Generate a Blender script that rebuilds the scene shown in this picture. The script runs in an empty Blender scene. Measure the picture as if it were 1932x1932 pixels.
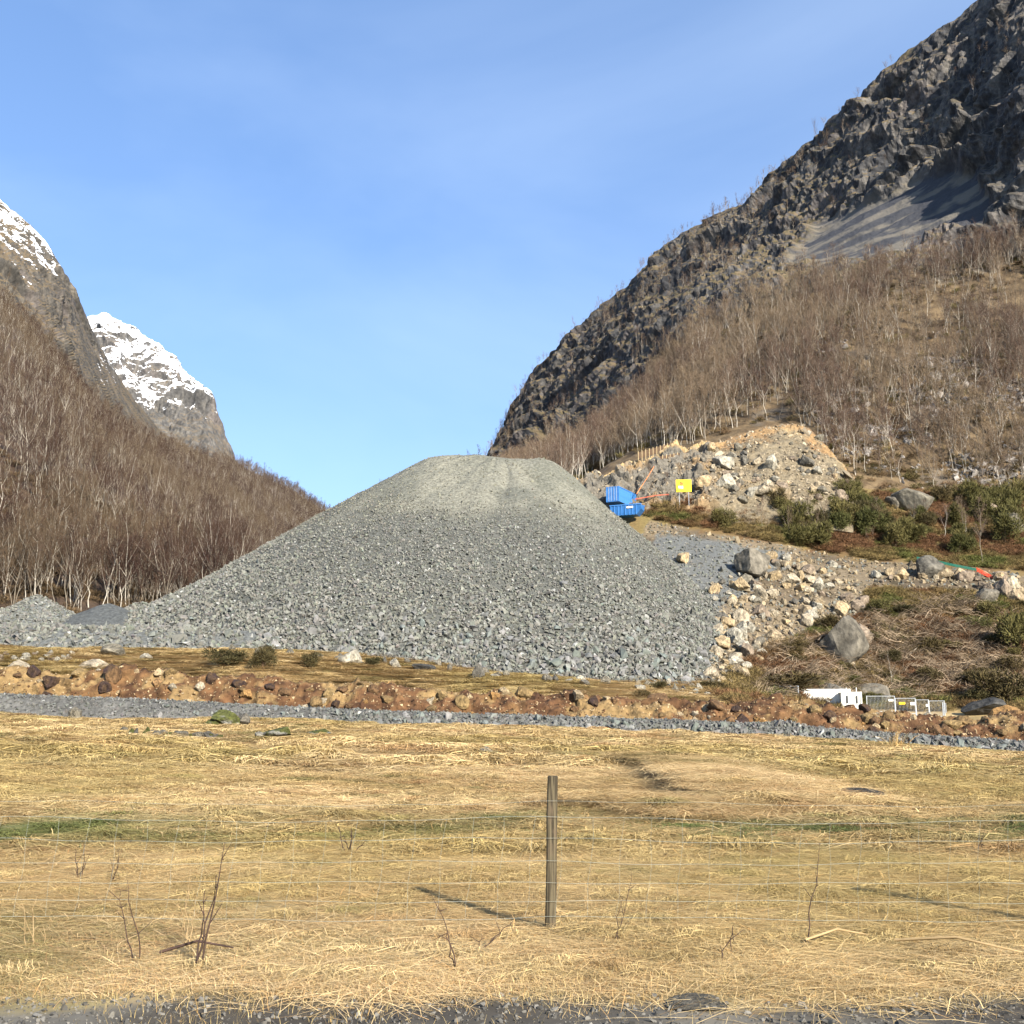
import bpy, bmesh, math, random
import numpy as np
from mathutils import Vector

# ------------------------------------------------------------------ camera, sky, sun, exposure
SC = bpy.context.scene
COLL = SC.collection
F, CX, PITCH, CAMZ = 2120.6, 966.0, math.radians(10.76), 1.6     # focal length and centre in units of a 1932 px wide frame
cam = bpy.data.cameras.new('camera')
cam.sensor_width = 36.0
cam.lens = 36.0 * F / 1932.0
cam.clip_end = 12000.0
cam_ob = bpy.data.objects.new('camera', cam)
cam_ob.location = (0, 0, CAMZ)
cam_ob.rotation_euler = (math.pi / 2 + PITCH, 0, 0)
COLL.objects.link(cam_ob)
SC.camera = cam_ob

SUN_EL, SUN_AZ = math.radians(25.0), math.radians(149.0)          # azimuth clockwise from +Y: behind the camera, to its right
world = bpy.data.worlds.new('World')
SC.world = world
world.use_nodes = True
wn, wl = world.node_tree.nodes, world.node_tree.links
wn.clear()
w_out = wn.new('ShaderNodeOutputWorld')
w_bg = wn.new('ShaderNodeBackground')
w_bg.inputs['Strength'].default_value = 0.092
w_sky = wn.new('ShaderNodeTexSky')
w_sky.sky_type = 'NISHITA'
w_sky.sun_disc = False
w_sky.sun_elevation = SUN_EL
w_sky.sun_rotation = SUN_AZ
w_sky.air_density = 1.0
w_sky.dust_density = 0.6
w_sky.ozone_density = 3.0
# thin high cloud veil over the whole sky
w_tc = wn.new('ShaderNodeTexCoord')
w_map = wn.new('ShaderNodeMapping')
w_map.inputs['Scale'].default_value = (1.2, 0.9, 2.2)
w_map.inputs['Rotation'].default_value = (0.3, 0.5, 0.7)
w_no = wn.new('ShaderNodeTexNoise')
w_no.inputs['Scale'].default_value = 1.6
w_no.inputs['Detail'].default_value = 5.0
w_no.inputs['Roughness'].default_value = 0.5
w_no.inputs['Distortion'].default_value = 0.6
w_rp = wn.new('ShaderNodeMapRange')
w_rp.inputs['From Min'].default_value = 0.40
w_rp.inputs['From Max'].default_value = 0.72
w_rp.inputs['To Min'].default_value = 0.0
w_rp.inputs['To Max'].default_value = 0.12
w_mix = wn.new('ShaderNodeMix')
w_mix.data_type = 'RGBA'
w_mix.inputs['B'].default_value = (6.3, 7.3, 8.4, 1)
wl.new(w_tc.outputs['Generated'], w_map.inputs['Vector'])
wl.new(w_map.outputs['Vector'], w_no.inputs['Vector'])
wl.new(w_no.outputs['Fac'], w_rp.inputs['Value'])
wl.new(w_rp.outputs['Result'], w_mix.inputs['Factor'])
w_gm = wn.new('ShaderNodeGamma')
w_gm.inputs['Gamma'].default_value = 0.68
w_ti = wn.new('ShaderNodeMix')
w_ti.data_type = 'RGBA'
w_ti.blend_type = 'MULTIPLY'
w_ti.inputs['Factor'].default_value = 1.0
w_ti.inputs['B'].default_value = (1.04, 1.28, 1.66, 1)
wl.new(w_sky.outputs['Color'], w_gm.inputs['Color'])
wl.new(w_gm.outputs['Color'], w_ti.inputs['A'])
wl.new(w_ti.outputs['Result'], w_mix.inputs['A'])
wl.new(w_mix.outputs['Result'], w_bg.inputs['Color'])
wl.new(w_bg.outputs['Background'], w_out.inputs['Surface'])

sun = bpy.data.lights.new('sun', 'SUN')
sun.energy = 5.0
sun.angle = math.radians(0.53)
sun.color = (1.0, 0.93, 0.82)
sun_ob = bpy.data.objects.new('sun', sun)
sdir = Vector((math.sin(SUN_AZ) * math.cos(SUN_EL), math.cos(SUN_AZ) * math.cos(SUN_EL), math.sin(SUN_EL)))
sun_ob.rotation_euler = sdir.to_track_quat('Z', 'Y').to_euler()
sun_ob.location = (60, -80, 80)
COLL.objects.link(sun_ob)

SC.render.engine = 'CYCLES'
SC.view_settings.view_transform = 'Standard'
SC.view_settings.look = 'None'
SC.view_settings.gamma = 1.0
SC.view_settings.exposure = 1.35
SC.cycles.max_bounces = 4
SC.cycles.diffuse_bounces = 2
SC.cycles.use_denoising = True
SC.cycles.use_adaptive_sampling = True
SC.cycles.adaptive_threshold = 0.02

rng = np.random.default_rng(7)
random.seed(7)

# ------------------------------------------------------------------ geometry helpers
CP, SP = math.cos(PITCH), math.sin(PITCH)

def at(px, py, Y):
    """World point at distance Y seen at (px, py) of the 1932 px frame."""
    v = (CX - np.asarray(py, float)) / F
    u = (np.asarray(px, float) - CX) / F
    yy = CP - SP * v
    zz = SP + CP * v
    k = np.asarray(Y, float) / yy
    return np.stack(np.broadcast_arrays(u * k, yy * k, CAMZ + zz * k), -1)

def proj(P):
    """Frame coordinates of world points."""
    P = np.asarray(P, float)
    x, y, z = P[..., 0], P[..., 1], P[..., 2] - CAMZ
    d = np.maximum(y * CP + z * SP, 1e-3)
    h = -y * SP + z * CP
    return CX + F * x / d, CX - F * h / d

def hash3(ix, iy, iz, seed):
    h = (ix.astype(np.uint32) * np.uint32(374761393) + iy.astype(np.uint32) * np.uint32(668265263)
         + iz.astype(np.uint32) * np.uint32(2147483647) + np.uint32(seed * 974711 + 12345))
    h = (h ^ (h >> np.uint32(13))) * np.uint32(1274126177)
    h = (h ^ (h >> np.uint32(16))) * np.uint32(2246822519)
    return ((h ^ (h >> np.uint32(15))) & np.uint32(0xFFFFFF)).astype(np.float64) / float(0xFFFFFF)

def vnoise(P, seed=0):
    i = np.floor(P).astype(np.int64)
    f = P - i
    f = f * f * f * (f * (f * 6 - 15) + 10)
    out = 0.0
    for dx in (0, 1):
        wx = f[..., 0] if dx else 1 - f[..., 0]
        for dy in (0, 1):
            wy = f[..., 1] if dy else 1 - f[..., 1]
            for dz in (0, 1):
                wz = f[..., 2] if dz else 1 - f[..., 2]
                out = out + wx * wy * wz * hash3(i[..., 0] + dx, i[..., 1] + dy, i[..., 2] + dz, seed)
    return out * 2 - 1

def fbm(P, scale, octaves=4, seed=0, rough=0.5, ridged=False):
    P = np.asarray(P, float) / scale
    a, s, out = 1.0, 0.0, 0.0
    for o in range(octaves):
        n = vnoise(P * (2.03 ** o) + 17.3 * o, seed + o)
        out = out + a * ((1 - 2 * np.abs(n)) if ridged else n)
        s += a
        a *= rough
    return out / s

def blocks(P, scale, seed):
    """Angular blocks: every cell is shifted and tilted as one piece."""
    Q = P / scale
    i0 = np.floor(Q - 0.5).astype(np.int64)
    best = np.zeros(Q.shape[:-1]); out = np.zeros(Q.shape[:-1])
    for dx in (0, 1):
        for dy in (0, 1):
            for dz in (0, 1):
                c = [i0[..., 0] + dx, i0[..., 1] + dy, i0[..., 2] + dz]
                f = [Q[..., k] - (c[k] + 0.15 + 0.7 * hash3(c[0], c[1], c[2], seed + k)) for k in range(3)]
                d = f[0] ** 2 + f[1] ** 2 + f[2] ** 2
                h = hash3(c[0], c[1], c[2], seed + 7) * 2 - 1
                for k in range(3):
                    h = h + f[k] * (hash3(c[0], c[1], c[2], seed + 9 + k) - 0.5) * 2.4
                w = np.exp(-16.0 * d)
                best = best + w; out = out + w * h
    return out / (best + 1e-12)

def xy0(x, y):
    return np.stack(np.broadcast_arrays(np.asarray(x, float), np.asarray(y, float), 0.0 * np.asarray(x, float)), -1)

def in_poly(px, py, poly):
    px, py = np.asarray(px, float), np.asarray(py, float)
    c = np.zeros(np.broadcast(px, py).shape, bool)
    n = len(poly)
    for i in range(n):
        x1, y1 = poly[i]
        x2, y2 = poly[(i + 1) % n]
        if y1 == y2:
            continue
        cond = ((y1 > py) != (y2 > py)) & (px < (x2 - x1) * (py - y1) / (y2 - y1) + x1)
        c ^= cond
    return c

def smooth01(x, a, b):
    t = np.clip((np.asarray(x, float) - a) / (b - a), 0, 1)
    return t * t * (3 - 2 * t)

def mesh_from(name, V, T, mats, col=None, smooth=False, midx=None):
    V = np.ascontiguousarray(V, np.float32)
    T = np.ascontiguousarray(T, np.int32)
    me = bpy.data.meshes.new(name)
    me.vertices.add(len(V))
    me.vertices.foreach_set('co', V.ravel())
    n, k = T.shape
    me.loops.add(n * k)
    me.loops.foreach_set('vertex_index', T.ravel())
    me.polygons.add(n)
    me.polygons.foreach_set('loop_start', np.arange(0, n * k, k, dtype=np.int32))
    if smooth:
        me.polygons.foreach_set('use_smooth', np.ones(n, bool))
    if midx is not None:
        me.polygons.foreach_set('material_index', np.ascontiguousarray(midx, np.int32))
    me.update(calc_edges=True)
    if col is not None:
        c = np.ones((len(V), 4), np.float32)
        c[:, :3] = np.broadcast_to(col, (len(V), 3))
        a = me.color_attributes.new('Col', 'FLOAT_COLOR', 'POINT')
        a.data.foreach_set('color', c.ravel())
    for m in (mats if isinstance(mats, (list, tuple)) else [mats]):
        me.materials.append(m)
    if not smooth:
        me.shade_flat()
    return me

def link(name, data, parent=None, loc=None, rot=None, scl=None):
    o = bpy.data.objects.new(name, data)
    COLL.objects.link(o)
    if parent is not None:
        o.parent = parent
    if loc is not None:
        o.location = [float(q) for q in loc]
    if rot is not None:
        o.rotation_euler = [float(q) for q in rot]
    if scl is not None:
        o.scale = [float(q) for q in (scl if np.ndim(scl) else (scl,) * 3)]
    return o

def tag(o, label=None, cat=None, group=None, kind=None):
    if label: o['label'] = label
    if cat: o['category'] = cat
    if group: o['group'] = group
    if kind: o['kind'] = kind
    return o

class MB:
    """Collects shapes as triangles with a colour per shape."""
    def __init__(self):
        self.V, self.T, self.C, self.n = [], [], [], 0
    def add(self, V, T, c=(1, 1, 1)):
        V = np.asarray(V, float).reshape(-1, 3)
        T = np.asarray(T, int)
        if T.shape[1] == 4:
            T = np.concatenate([T[:, [0, 1, 2]], T[:, [0, 2, 3]]])
        self.V.append(V); self.T.append(T + self.n)
        self.C.append(np.broadcast_to(np.asarray(c, float), (len(V), 3)))
        self.n += len(V)
        return self
    def box(self, lo, hi, c=(1, 1, 1), R=None, o=(0, 0, 0)):
        x0, y0, z0 = lo; x1, y1, z1 = hi
        V = np.array([(x0, y0, z0), (x1, y0, z0), (x1, y1, z0), (x0, y1, z0), (x0, y0, z1), (x1, y0, z1), (x1, y1, z1), (x0, y1, z1)], float)
        if R is not None: V = V @ np.asarray(R).T
        return self.add(V + np.asarray(o, float), [(0, 3, 2, 1), (4, 5, 6, 7), (0, 1, 5, 4), (1, 2, 6, 5), (2, 3, 7, 6), (3, 0, 4, 7)], c)
    def tube(self, pts, rad, n=5, c=(1, 1, 1), caps=True):
        P = np.asarray(pts, float)
        k = len(P)
        R = np.broadcast_to(np.asarray(rad, float), (k,))
        T = np.gradient(P, axis=0)
        T /= np.linalg.norm(T, axis=1, keepdims=True) + 1e-9
        up = np.where(np.abs(T[:, 2:3]) > 0.9, np.array([[1.0, 0, 0]]), np.array([[0, 0, 1.0]]))
        A = np.cross(T, up); A /= np.linalg.norm(A, axis=1, keepdims=True) + 1e-9
        B = np.cross(T, A)
        a = np.arange(n) * 2 * math.pi / n
        V = P[:, None] + R[:, None, None] * (np.cos(a)[None, :, None] * A[:, None] + np.sin(a)[None, :, None] * B[:, None])
        i, j = np.meshgrid(np.arange(k - 1), np.arange(n), indexing='ij')
        q = np.stack([i * n + j, i * n + (j + 1) % n, (i + 1) * n + (j + 1) % n, (i + 1) * n + j], -1).reshape(-1, 4)
        V = V.reshape(-1, 3)
        self.add(V, q, c)
        if caps and n > 2:
            f = [(self.n - len(V) + (k - 1) * n, self.n - len(V) + (k - 1) * n + t, self.n - len(V) + (k - 1) * n + t + 1) for t in range(1, n - 1)]
            self.T.append(np.array(f, int))
        return self
    def get(self):
        return np.concatenate(self.V), np.concatenate(self.T), np.concatenate(self.C)
    def mesh(self, name, mats, smooth=False):
        V, T, C = self.get()
        return mesh_from(name, V, T, mats, C, smooth)
    def build(self, name, mats, parent=None, smooth=False, **kw):
        return link(name, self.mesh(name, mats, smooth), parent, **kw)

def grid_tris(nr, nc):
    i, j = np.meshgrid(np.arange(nr - 1), np.arange(nc - 1), indexing='ij')
    a = i * nc + j
    return np.stack([a, a + 1, a + nc + 1, a + nc], -1).reshape(-1, 4)

def normals_of(P):
    du = np.gradient(P, axis=1)
    dv = np.gradient(P, axis=0)
    n = np.cross(du, dv)
    n /= np.linalg.norm(n, axis=-1, keepdims=True) + 1e-9
    return n

def rand_rot(n, r):
    q = r.normal(size=(n, 4))
    q /= np.linalg.norm(q, axis=1, keepdims=True)
    w, x, y, z = q.T
    return np.stack([1 - 2 * (y * y + z * z), 2 * (x * y - z * w), 2 * (x * z + y * w),
                     2 * (x * y + z * w), 1 - 2 * (x * x + z * z), 2 * (y * z - x * w),
                     2 * (x * z - y * w), 2 * (y * z + x * w), 1 - 2 * (x * x + y * y)], -1).reshape(n, 3, 3)

def hull(points):
    bm = bmesh.new()
    for p in points: bm.verts.new(p)
    r = bmesh.ops.convex_hull(bm, input=bm.verts)
    bmesh.ops.delete(bm, geom=[g for g in r['geom_interior'] if isinstance(g, bmesh.types.BMVert)], context='VERTS')
    bmesh.ops.triangulate(bm, faces=bm.faces)
    bm.verts.index_update()
    V = np.array([v.co[:] for v in bm.verts]); T = np.array([[v.index for v in f.verts] for f in bm.faces])
    bm.free()
    return V, T

def rock_points(n, r, box=0.75):
    p = r.normal(size=(n, 3)); p /= np.linalg.norm(p, axis=1, keepdims=True)
    m = np.abs(p).max(axis=1, keepdims=True)
    return p / (m ** box) * r.uniform(0.75, 1.0, size=(n, 1)) * np.array([1.0, 0.8, 0.62])

STONES = [hull(rock_points(11, np.random.default_rng(100 + i))) for i in range(12)]
CHIPS = [hull(rock_points(8, np.random.default_rng(150 + i))) for i in range(12)]

def boulder_shape(seed):
    r = np.random.default_rng(seed)
    bm = bmesh.new()
    bmesh.ops.create_icosphere(bm, subdivisions=4, radius=1.0)
    bm.verts.index_update()
    V = np.array([v.co[:] for v in bm.verts]); T = np.array([[v.index for v in f.verts] for f in bm.faces])
    bm.free()
    V = V * 1.05
    for q in range(int(r.integers(11, 17))):
        n = r.normal(size=3); n /= np.linalg.norm(n)
        d = r.uniform(0.50, 0.82)
        e = V @ n - d
        V = V - np.maximum(e, 0)[:, None] * n * 0.92
    n = V / (np.linalg.norm(V, axis=1, keepdims=True) + 1e-6)
    V = V + n * (0.10 * fbm(V + seed, 0.6, 5, seed, 0.6) - 0.10 * np.maximum(0, fbm(V + seed, 0.9, 2, seed + 5, ridged=True) - 0.55))[:, None]
    return V * np.array([1.25, 1.1, 1.0]), T

BOULDERS = [boulder_shape(200 + i) for i in range(9)]

def scatter_stones(name, P, size, cols, mat, parent=None, r=rng, flat=1.0, shapes=CHIPS, sink=0.12):
    """Many stones too small to pick apart, joined in one mesh."""
    n = len(P)
    R = rand_rot(n, r)
    idx = r.integers(0, len(shapes), n)
    ax = r.uniform(0.7, 1.25, size=(n, 3))
    Vs, Ts, Cs, off = [], [], [], 0
    for k, (v, t) in enumerate(shapes):
        s = np.where(idx == k)[0]
        if not len(s): continue
        W = v[None] * (size[s] * 0.62)[:, None, None] * ax[s][:, None]
        W = np.einsum('nij,nvj->nvi', R[s], W)
        W[:, :, 2] *= flat
        W += P[s][:, None] + np.array([0, 0, 1.0]) * (size[s] * sink)[:, None, None]
        Vs.append(W.reshape(-1, 3))
        Ts.append((t[None] + off + (np.arange(len(s)) * len(v))[:, None, None]).reshape(-1, 3))
        Cs.append(np.repeat(cols[s], len(v), axis=0))
        off += len(s) * len(v)
    me = mesh_from(name, np.concatenate(Vs), np.concatenate(Ts), mat, np.concatenate(Cs))
    return tag(link(name, me, parent), kind='stuff')

def scatter_gn(name, P, rot, scl, idx, sources, tone=None):
    """One uncountable mass as geometry-node instances of a few source meshes."""
    me = bpy.data.meshes.new(name)
    me.vertices.add(len(P))
    me.vertices.foreach_set('co', np.ascontiguousarray(P, np.float32).ravel())
    for nm, ty, data, key in (('rot', 'FLOAT_VECTOR', rot, 'vector'), ('scl', 'FLOAT_VECTOR', scl, 'vector'), ('idx', 'INT', idx, 'value')):
        a = me.attributes.new(nm, ty, 'POINT')
        a.data.foreach_set(key, np.ascontiguousarray(data, np.int32 if ty == 'INT' else np.float32).ravel())
    if tone is not None:
        c = np.ones((len(P), 4), np.float32); c[:, :3] = tone
        a = me.attributes.new('tone', 'FLOAT_COLOR', 'POINT')
        a.data.foreach_set('color', c.ravel())
    o = link(name, me)
    coll = bpy.data.collections.new(name + '_sources')
    for k, m in enumerate(sources):
        coll.objects.link(bpy.data.objects.new('%s_source_%02d' % (name, k), m))
    ng = bpy.data.node_groups.new(name + '_nodes', 'GeometryNodeTree')
    ng.interface.new_socket('Geometry', in_out='INPUT', socket_type='NodeSocketGeometry')
    ng.interface.new_socket('Geometry', in_out='OUTPUT', socket_type='NodeSocketGeometry')
    gi, go = ng.nodes.new('NodeGroupInput'), ng.nodes.new('NodeGroupOutput')
    iop = ng.nodes.new('GeometryNodeInstanceOnPoints')
    ci = ng.nodes.new('GeometryNodeCollectionInfo')
    ci.inputs['Collection'].default_value = coll
    ci.inputs['Separate Children'].default_value = True
    ci.inputs['Reset Children'].default_value = True
    iop.inputs['Pick Instance'].default_value = True
    def named(nm, ty):
        q = ng.nodes.new('GeometryNodeInputNamedAttribute')
        q.data_type = ty
        q.inputs['Name'].default_value = nm
        return q.outputs['Attribute']
    e2r = ng.nodes.new('FunctionNodeEulerToRotation')
    L = ng.links.new
    L(gi.outputs[0], iop.inputs['Points'])
    L(ci.outputs[0], iop.inputs['Instance'])
    L(named('rot', 'FLOAT_VECTOR'), e2r.inputs[0]); L(e2r.outputs[0], iop.inputs['Rotation'])
    L(named('scl', 'FLOAT_VECTOR'), iop.inputs['Scale'])
    L(named('idx', 'INT'), iop.inputs['Instance Index'])
    L(iop.outputs[0], go.inputs[0])
    md = o.modifiers.new('scatter', 'NODES')
    md.node_group = ng
    return tag(o, kind='stuff')

# ------------------------------------------------------------------ materials
class NT:
    def __init__(self, name, rough=0.9, spec=0.25):
        self.m = bpy.data.materials.new(name)
        self.m.use_nodes = True
        self.nt = self.m.node_tree
        self.b = self.nt.nodes['Principled BSDF']
        self.b.inputs['Roughness'].default_value = rough
        self.b.inputs['Specular IOR Level'].default_value = spec
    def n(self, t, **kw):
        q = self.nt.nodes.new(t)
        for k, v in kw.items(): setattr(q, k, v)
        return q
    def l(self, a, b): self.nt.links.new(a, b)
    def coord(self, kind='Object', scale=(1, 1, 1), rot=(0, 0, 0)):
        t = self.n('ShaderNodeTexCoord'); m = self.n('ShaderNodeMapping')
        m.inputs['Scale'].default_value = scale; m.inputs['Rotation'].default_value = rot
        self.l(t.outputs[kind], m.inputs['Vector'])
        return m.outputs['Vector']
    def noise(self, vec, scale, detail=5, rough=0.55, dist=0.0):
        q = self.n('ShaderNodeTexNoise')
        q.inputs['Scale'].default_value = scale; q.inputs['Detail'].default_value = detail
        q.inputs['Roughness'].default_value = rough; q.inputs['Distortion'].default_value = dist
        if vec is not None: self.l(vec, q.inputs['Vector'])
        return q.outputs['Fac']
    def ramp(self, val, lo, hi, a=0.0, b=1.0):
        q = self.n('ShaderNodeMapRange'); q.interpolation_type = 'SMOOTHSTEP'
        for k, v in zip(('From Min', 'From Max', 'To Min', 'To Max'), (lo, hi, a, b)): q.inputs[k].default_value = v
        self.l(val, q.inputs['Value'])
        return q.outputs['Result']
    def mix(self, fac, a, b, blend='MIX'):
        q = self.n('ShaderNodeMix', data_type='RGBA', blend_type=blend)
        for sock, v in (('Factor', fac), ('A', a), ('B', b)):
            if isinstance(v, bpy.types.NodeSocket): self.l(v, q.inputs[sock])
            elif sock == 'Factor': q.inputs[sock].default_value = v
            else: q.inputs[sock].default_value = (*v, 1)
        return q.outputs['Result']
    def math(self, op, a, b=None):
        q = self.n('ShaderNodeMath', operation=op)
        for k, v in enumerate((a, b)):
            if v is None: continue
            if isinstance(v, bpy.types.NodeSocket): self.l(v, q.inputs[k])
            else: q.inputs[k].default_value = v
        return q.outputs[0]
    def attr(self, name='Col', inst=False, out='Color'):
        q = self.n('ShaderNodeAttribute', attribute_name=name)
        q.attribute_type = 'INSTANCER' if inst else 'GEOMETRY'
        return q.outputs[out]
    def gray(self, val, lo, hi):
        """A grey multiplier from a 0..1 value."""
        c = self.n('ShaderNodeCombineColor')
        r = self.ramp(val, 0.25, 0.75, lo, hi)
        for k in range(3): self.l(r, c.inputs[k])
        return c.outputs[0]
    def bump(self, h, strength, dist):
        q = self.n('ShaderNodeBump')
        q.inputs['Strength'].default_value = strength; q.inputs['Distance'].default_value = dist
        self.l(h, q.inputs['Height']); self.l(q.outputs['Normal'], self.b.inputs['Normal'])
    def color(self, c):
        if isinstance(c, bpy.types.NodeSocket): self.l(c, self.b.inputs['Base Color'])
        else: self.b.inputs['Base Color'].default_value = (*c, 1)
        return self.m

def m_vcol(name, scale, lo=0.7, hi=1.25, rough=0.92, bump=None, detail=6, mapscale=(1, 1, 1)):
    t = NT(name, rough)
    v = t.coord('Object', mapscale)
    f = t.noise(v, scale, detail, 0.6)
    if bump: t.bump(f, bump[0], bump[1])
    return t.color(t.mix(1.0, t.attr(), t.gray(f, lo, hi), 'MULTIPLY'))

def m_plain(name, c1, c2, scale, rough=0.8, bump=None, detail=5, mapscale=(1, 1, 1), metal=0.0, spec=0.3, lo=0.35, hi=0.65):
    t = NT(name, rough, spec)
    t.b.inputs['Metallic'].default_value = metal
    f = t.noise(t.coord('Object', mapscale), scale, detail, 0.6)
    if bump: t.bump(f, bump[0], bump[1])
    return t.color(t.mix(t.ramp(f, lo, hi), c1, c2))

M_GROUND = m_vcol('ground_cover', 2.2, 0.72, 1.25, bump=(0.5, 0.05))
M_STONE = m_vcol('crushed_stone', 3.0, 0.75, 1.2, 0.85)
M_HEAP = m_vcol('gravel_fines', 2.2, 0.55, 1.40, 0.95, bump=(1.0, 0.3), detail=10)
M_SOIL = m_vcol('dug_soil', 1.6, 0.6, 1.35, 0.95, bump=(1.0, 0.25), detail=8)
M_BOULDER = m_vcol('boulder_stone', 3.2, 0.42, 1.45, 0.9, bump=(1.0, 0.25), detail=10)

def m_cliff(name, snow=None, rock1=(0.036, 0.036, 0.038), rock2=(0.135, 0.122, 0.105), veg=(0.080, 0.064, 0.028), sc=1.0, vegn=(0.27, 0.47)):
    t = NT(name, 0.85, 0.3)
    v = t.coord('Object', (1, 1, 1))
    vs = t.coord('Object', (1.0, 1.0, 0.25), (0.35, -0.75, 0.4))
    n1 = t.noise(v, 0.045 * sc, 8, 0.62)
    n2 = t.noise(vs, 0.22 * sc, 7, 0.65, 0.4)
    n3 = t.noise(v, 0.55 * sc, 6, 0.65)
    c = t.mix(t.ramp(n2, 0.42, 0.68), rock1, rock2)
    c = t.mix(t.ramp(n1, 0.5, 0.66, 0, 0.6), c, (0.125, 0.105, 0.095))
    c = t.mix(1.0, c, t.gray(n3, 0.55, 1.45), 'MULTIPLY')
    g = t.n('ShaderNodeNewGeometry')
    sx = t.n('ShaderNodeSeparateXYZ'); t.l(g.outputs['Normal'], sx.inputs[0])
    flat = t.math('ADD', sx.outputs['Z'], t.math('MULTIPLY', t.math('SUBTRACT', n1, 0.5), 0.9))
    flat = t.math('ADD', flat, t.math('MULTIPLY', t.math('SUBTRACT', n3, 0.5), 0.35))
    vc = t.mix(t.ramp(n3, 0.4, 0.6), veg, (0.115, 0.082, 0.045))
    vm = t.math('MULTIPLY', t.ramp(flat, vegn[0], vegn[1], 0, 0.9), t.attr('veg', out='Fac'))
    c = t.mix(vm, c, vc)
    if snow:
        sp = t.n('ShaderNodeSeparateXYZ'); t.l(g.outputs['Position'], sp.inputs[0])
        n4 = t.noise(v, 0.03 * snow[3], 8, 0.7)
        s = t.math('ADD', t.math('MULTIPLY', t.math('SUBTRACT', n4, 0.5), 2.6), t.math('MULTIPLY', sx.outputs['Z'], snow[2]))
        s = t.math('ADD', s, t.ramp(sp.outputs['Z'], snow[0], snow[1], -0.9, 0.15))
        s = t.math('ADD', s, t.attr('snowbias', out='Fac'))
        sm = t.ramp(s, 0.28, 0.36)
        c = t.mix(sm, c, (0.86, 0.87, 0.89))
    t.bump(n3, 0.6, 0.8)
    return t, c, v

_t, _c, _v = m_cliff('mountain_rock')
_fl = _t.mix(_t.ramp(_t.noise(_v, 0.25, 7, 0.65), 0.4, 0.62), (0.075, 0.050, 0.026), (0.15, 0.105, 0.055))
_fl = _t.mix(_t.ramp(_t.noise(_v, 0.06, 6, 0.6), 0.56, 0.64, 0, 0.6), _fl, (0.115, 0.098, 0.078))
_sl = _t.attr('streak', out='Fac')
_slc = _t.mix(_t.ramp(_sl, 0.44, 0.62), (0.046, 0.047, 0.052), (0.130, 0.116, 0.094))
_c = _t.mix(_t.attr('slab', out='Fac'), _c, _slc)
M_CLIFF = _t.color(_t.mix(_t.attr('forest', out='Fac'), _c, _fl))
_t, _c, _v = m_cliff('left_mountain_rock', snow=(150, 300, 0.55, 1.8), rock1=(0.050, 0.046, 0.040), rock2=(0.125, 0.108, 0.085), veg=(0.085, 0.066, 0.038), sc=0.8)
_fl = _t.mix(_t.ramp(_t.noise(_v, 0.2, 7, 0.65), 0.4, 0.62), (0.045, 0.029, 0.020), (0.08, 0.053, 0.031))
M_LEFT = _t.color(_t.mix(_t.attr('forest', out='Fac'), _c, _fl))
_t, _c, _v = m_cliff('snowy_mountain_rock', snow=(330, 420, 0.6, 1.2), rock1=(0.058, 0.056, 0.054), rock2=(0.130, 0.120, 0.106), veg=(0.085, 0.077, 0.062), sc=0.5)
M_SNOWY = _t.color(_c)

def m_bark():
    t = NT('birch_bark', 0.8)
    oi = t.n('ShaderNodeObjectInfo')
    n = t.noise(t.coord('Object', (4, 4, 1)), 2.0, 4)
    white = t.mix(t.ramp(n, 0.55, 0.68), (0.40, 0.36, 0.295), (0.10, 0.085, 0.07))
    grey = t.mix(t.ramp(n, 0.4, 0.6), (0.12, 0.098, 0.075), (0.20, 0.17, 0.125))
    return t.color(t.mix(t.ramp(oi.outputs['Random'], 0.55, 0.75), grey, white))
M_BARK = m_bark()

def m_twig(name, a, b, cc):
    t = NT(name, 0.9, 0.1)
    oi = t.n('ShaderNodeObjectInfo')
    loc = t.noise(oi.outputs['Location'], 0.022, 3)
    c = t.mix(t.ramp(oi.outputs['Random'], 0.1, 0.9), a, b)
    c = t.mix(t.ramp(loc, 0.44, 0.58), c, cc)
    return t.color(t.mix(1.0, c, t.attr(), 'MULTIPLY'))
M_TWIG = m_twig('birch_twigs', (0.090, 0.059, 0.045), (0.128, 0.088, 0.062), (0.165, 0.120, 0.078))
M_TWIGL = m_twig('red_brown_twigs', (0.040, 0.023, 0.018), (0.058, 0.036, 0.025), (0.088, 0.062, 0.039))

def m_tone(name, rough=0.85, trans=0.0):
    t = NT(name, rough, 0.15)
    return t.color(t.mix(1.0, t.attr(), t.attr('tone', inst=True), 'MULTIPLY'))
M_BLADE = m_tone('dry_grass')
M_SCRUB = m_tone('scrub_twigs')

def m_needles(name, a, b):
    t = NT(name, 0.8, 0.2)
    oi = t.n('ShaderNodeObjectInfo')
    return t.color(t.mix(1.0, t.mix(oi.outputs['Random'], a, b), t.attr(), 'MULTIPLY'))
M_NEEDLE = m_needles('conifer_needles', (0.062, 0.064, 0.018), (0.11, 0.09, 0.03))
M_NEEDLEB = m_needles('brown_green_needles', (0.052, 0.046, 0.018), (0.085, 0.062, 0.025))

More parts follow.
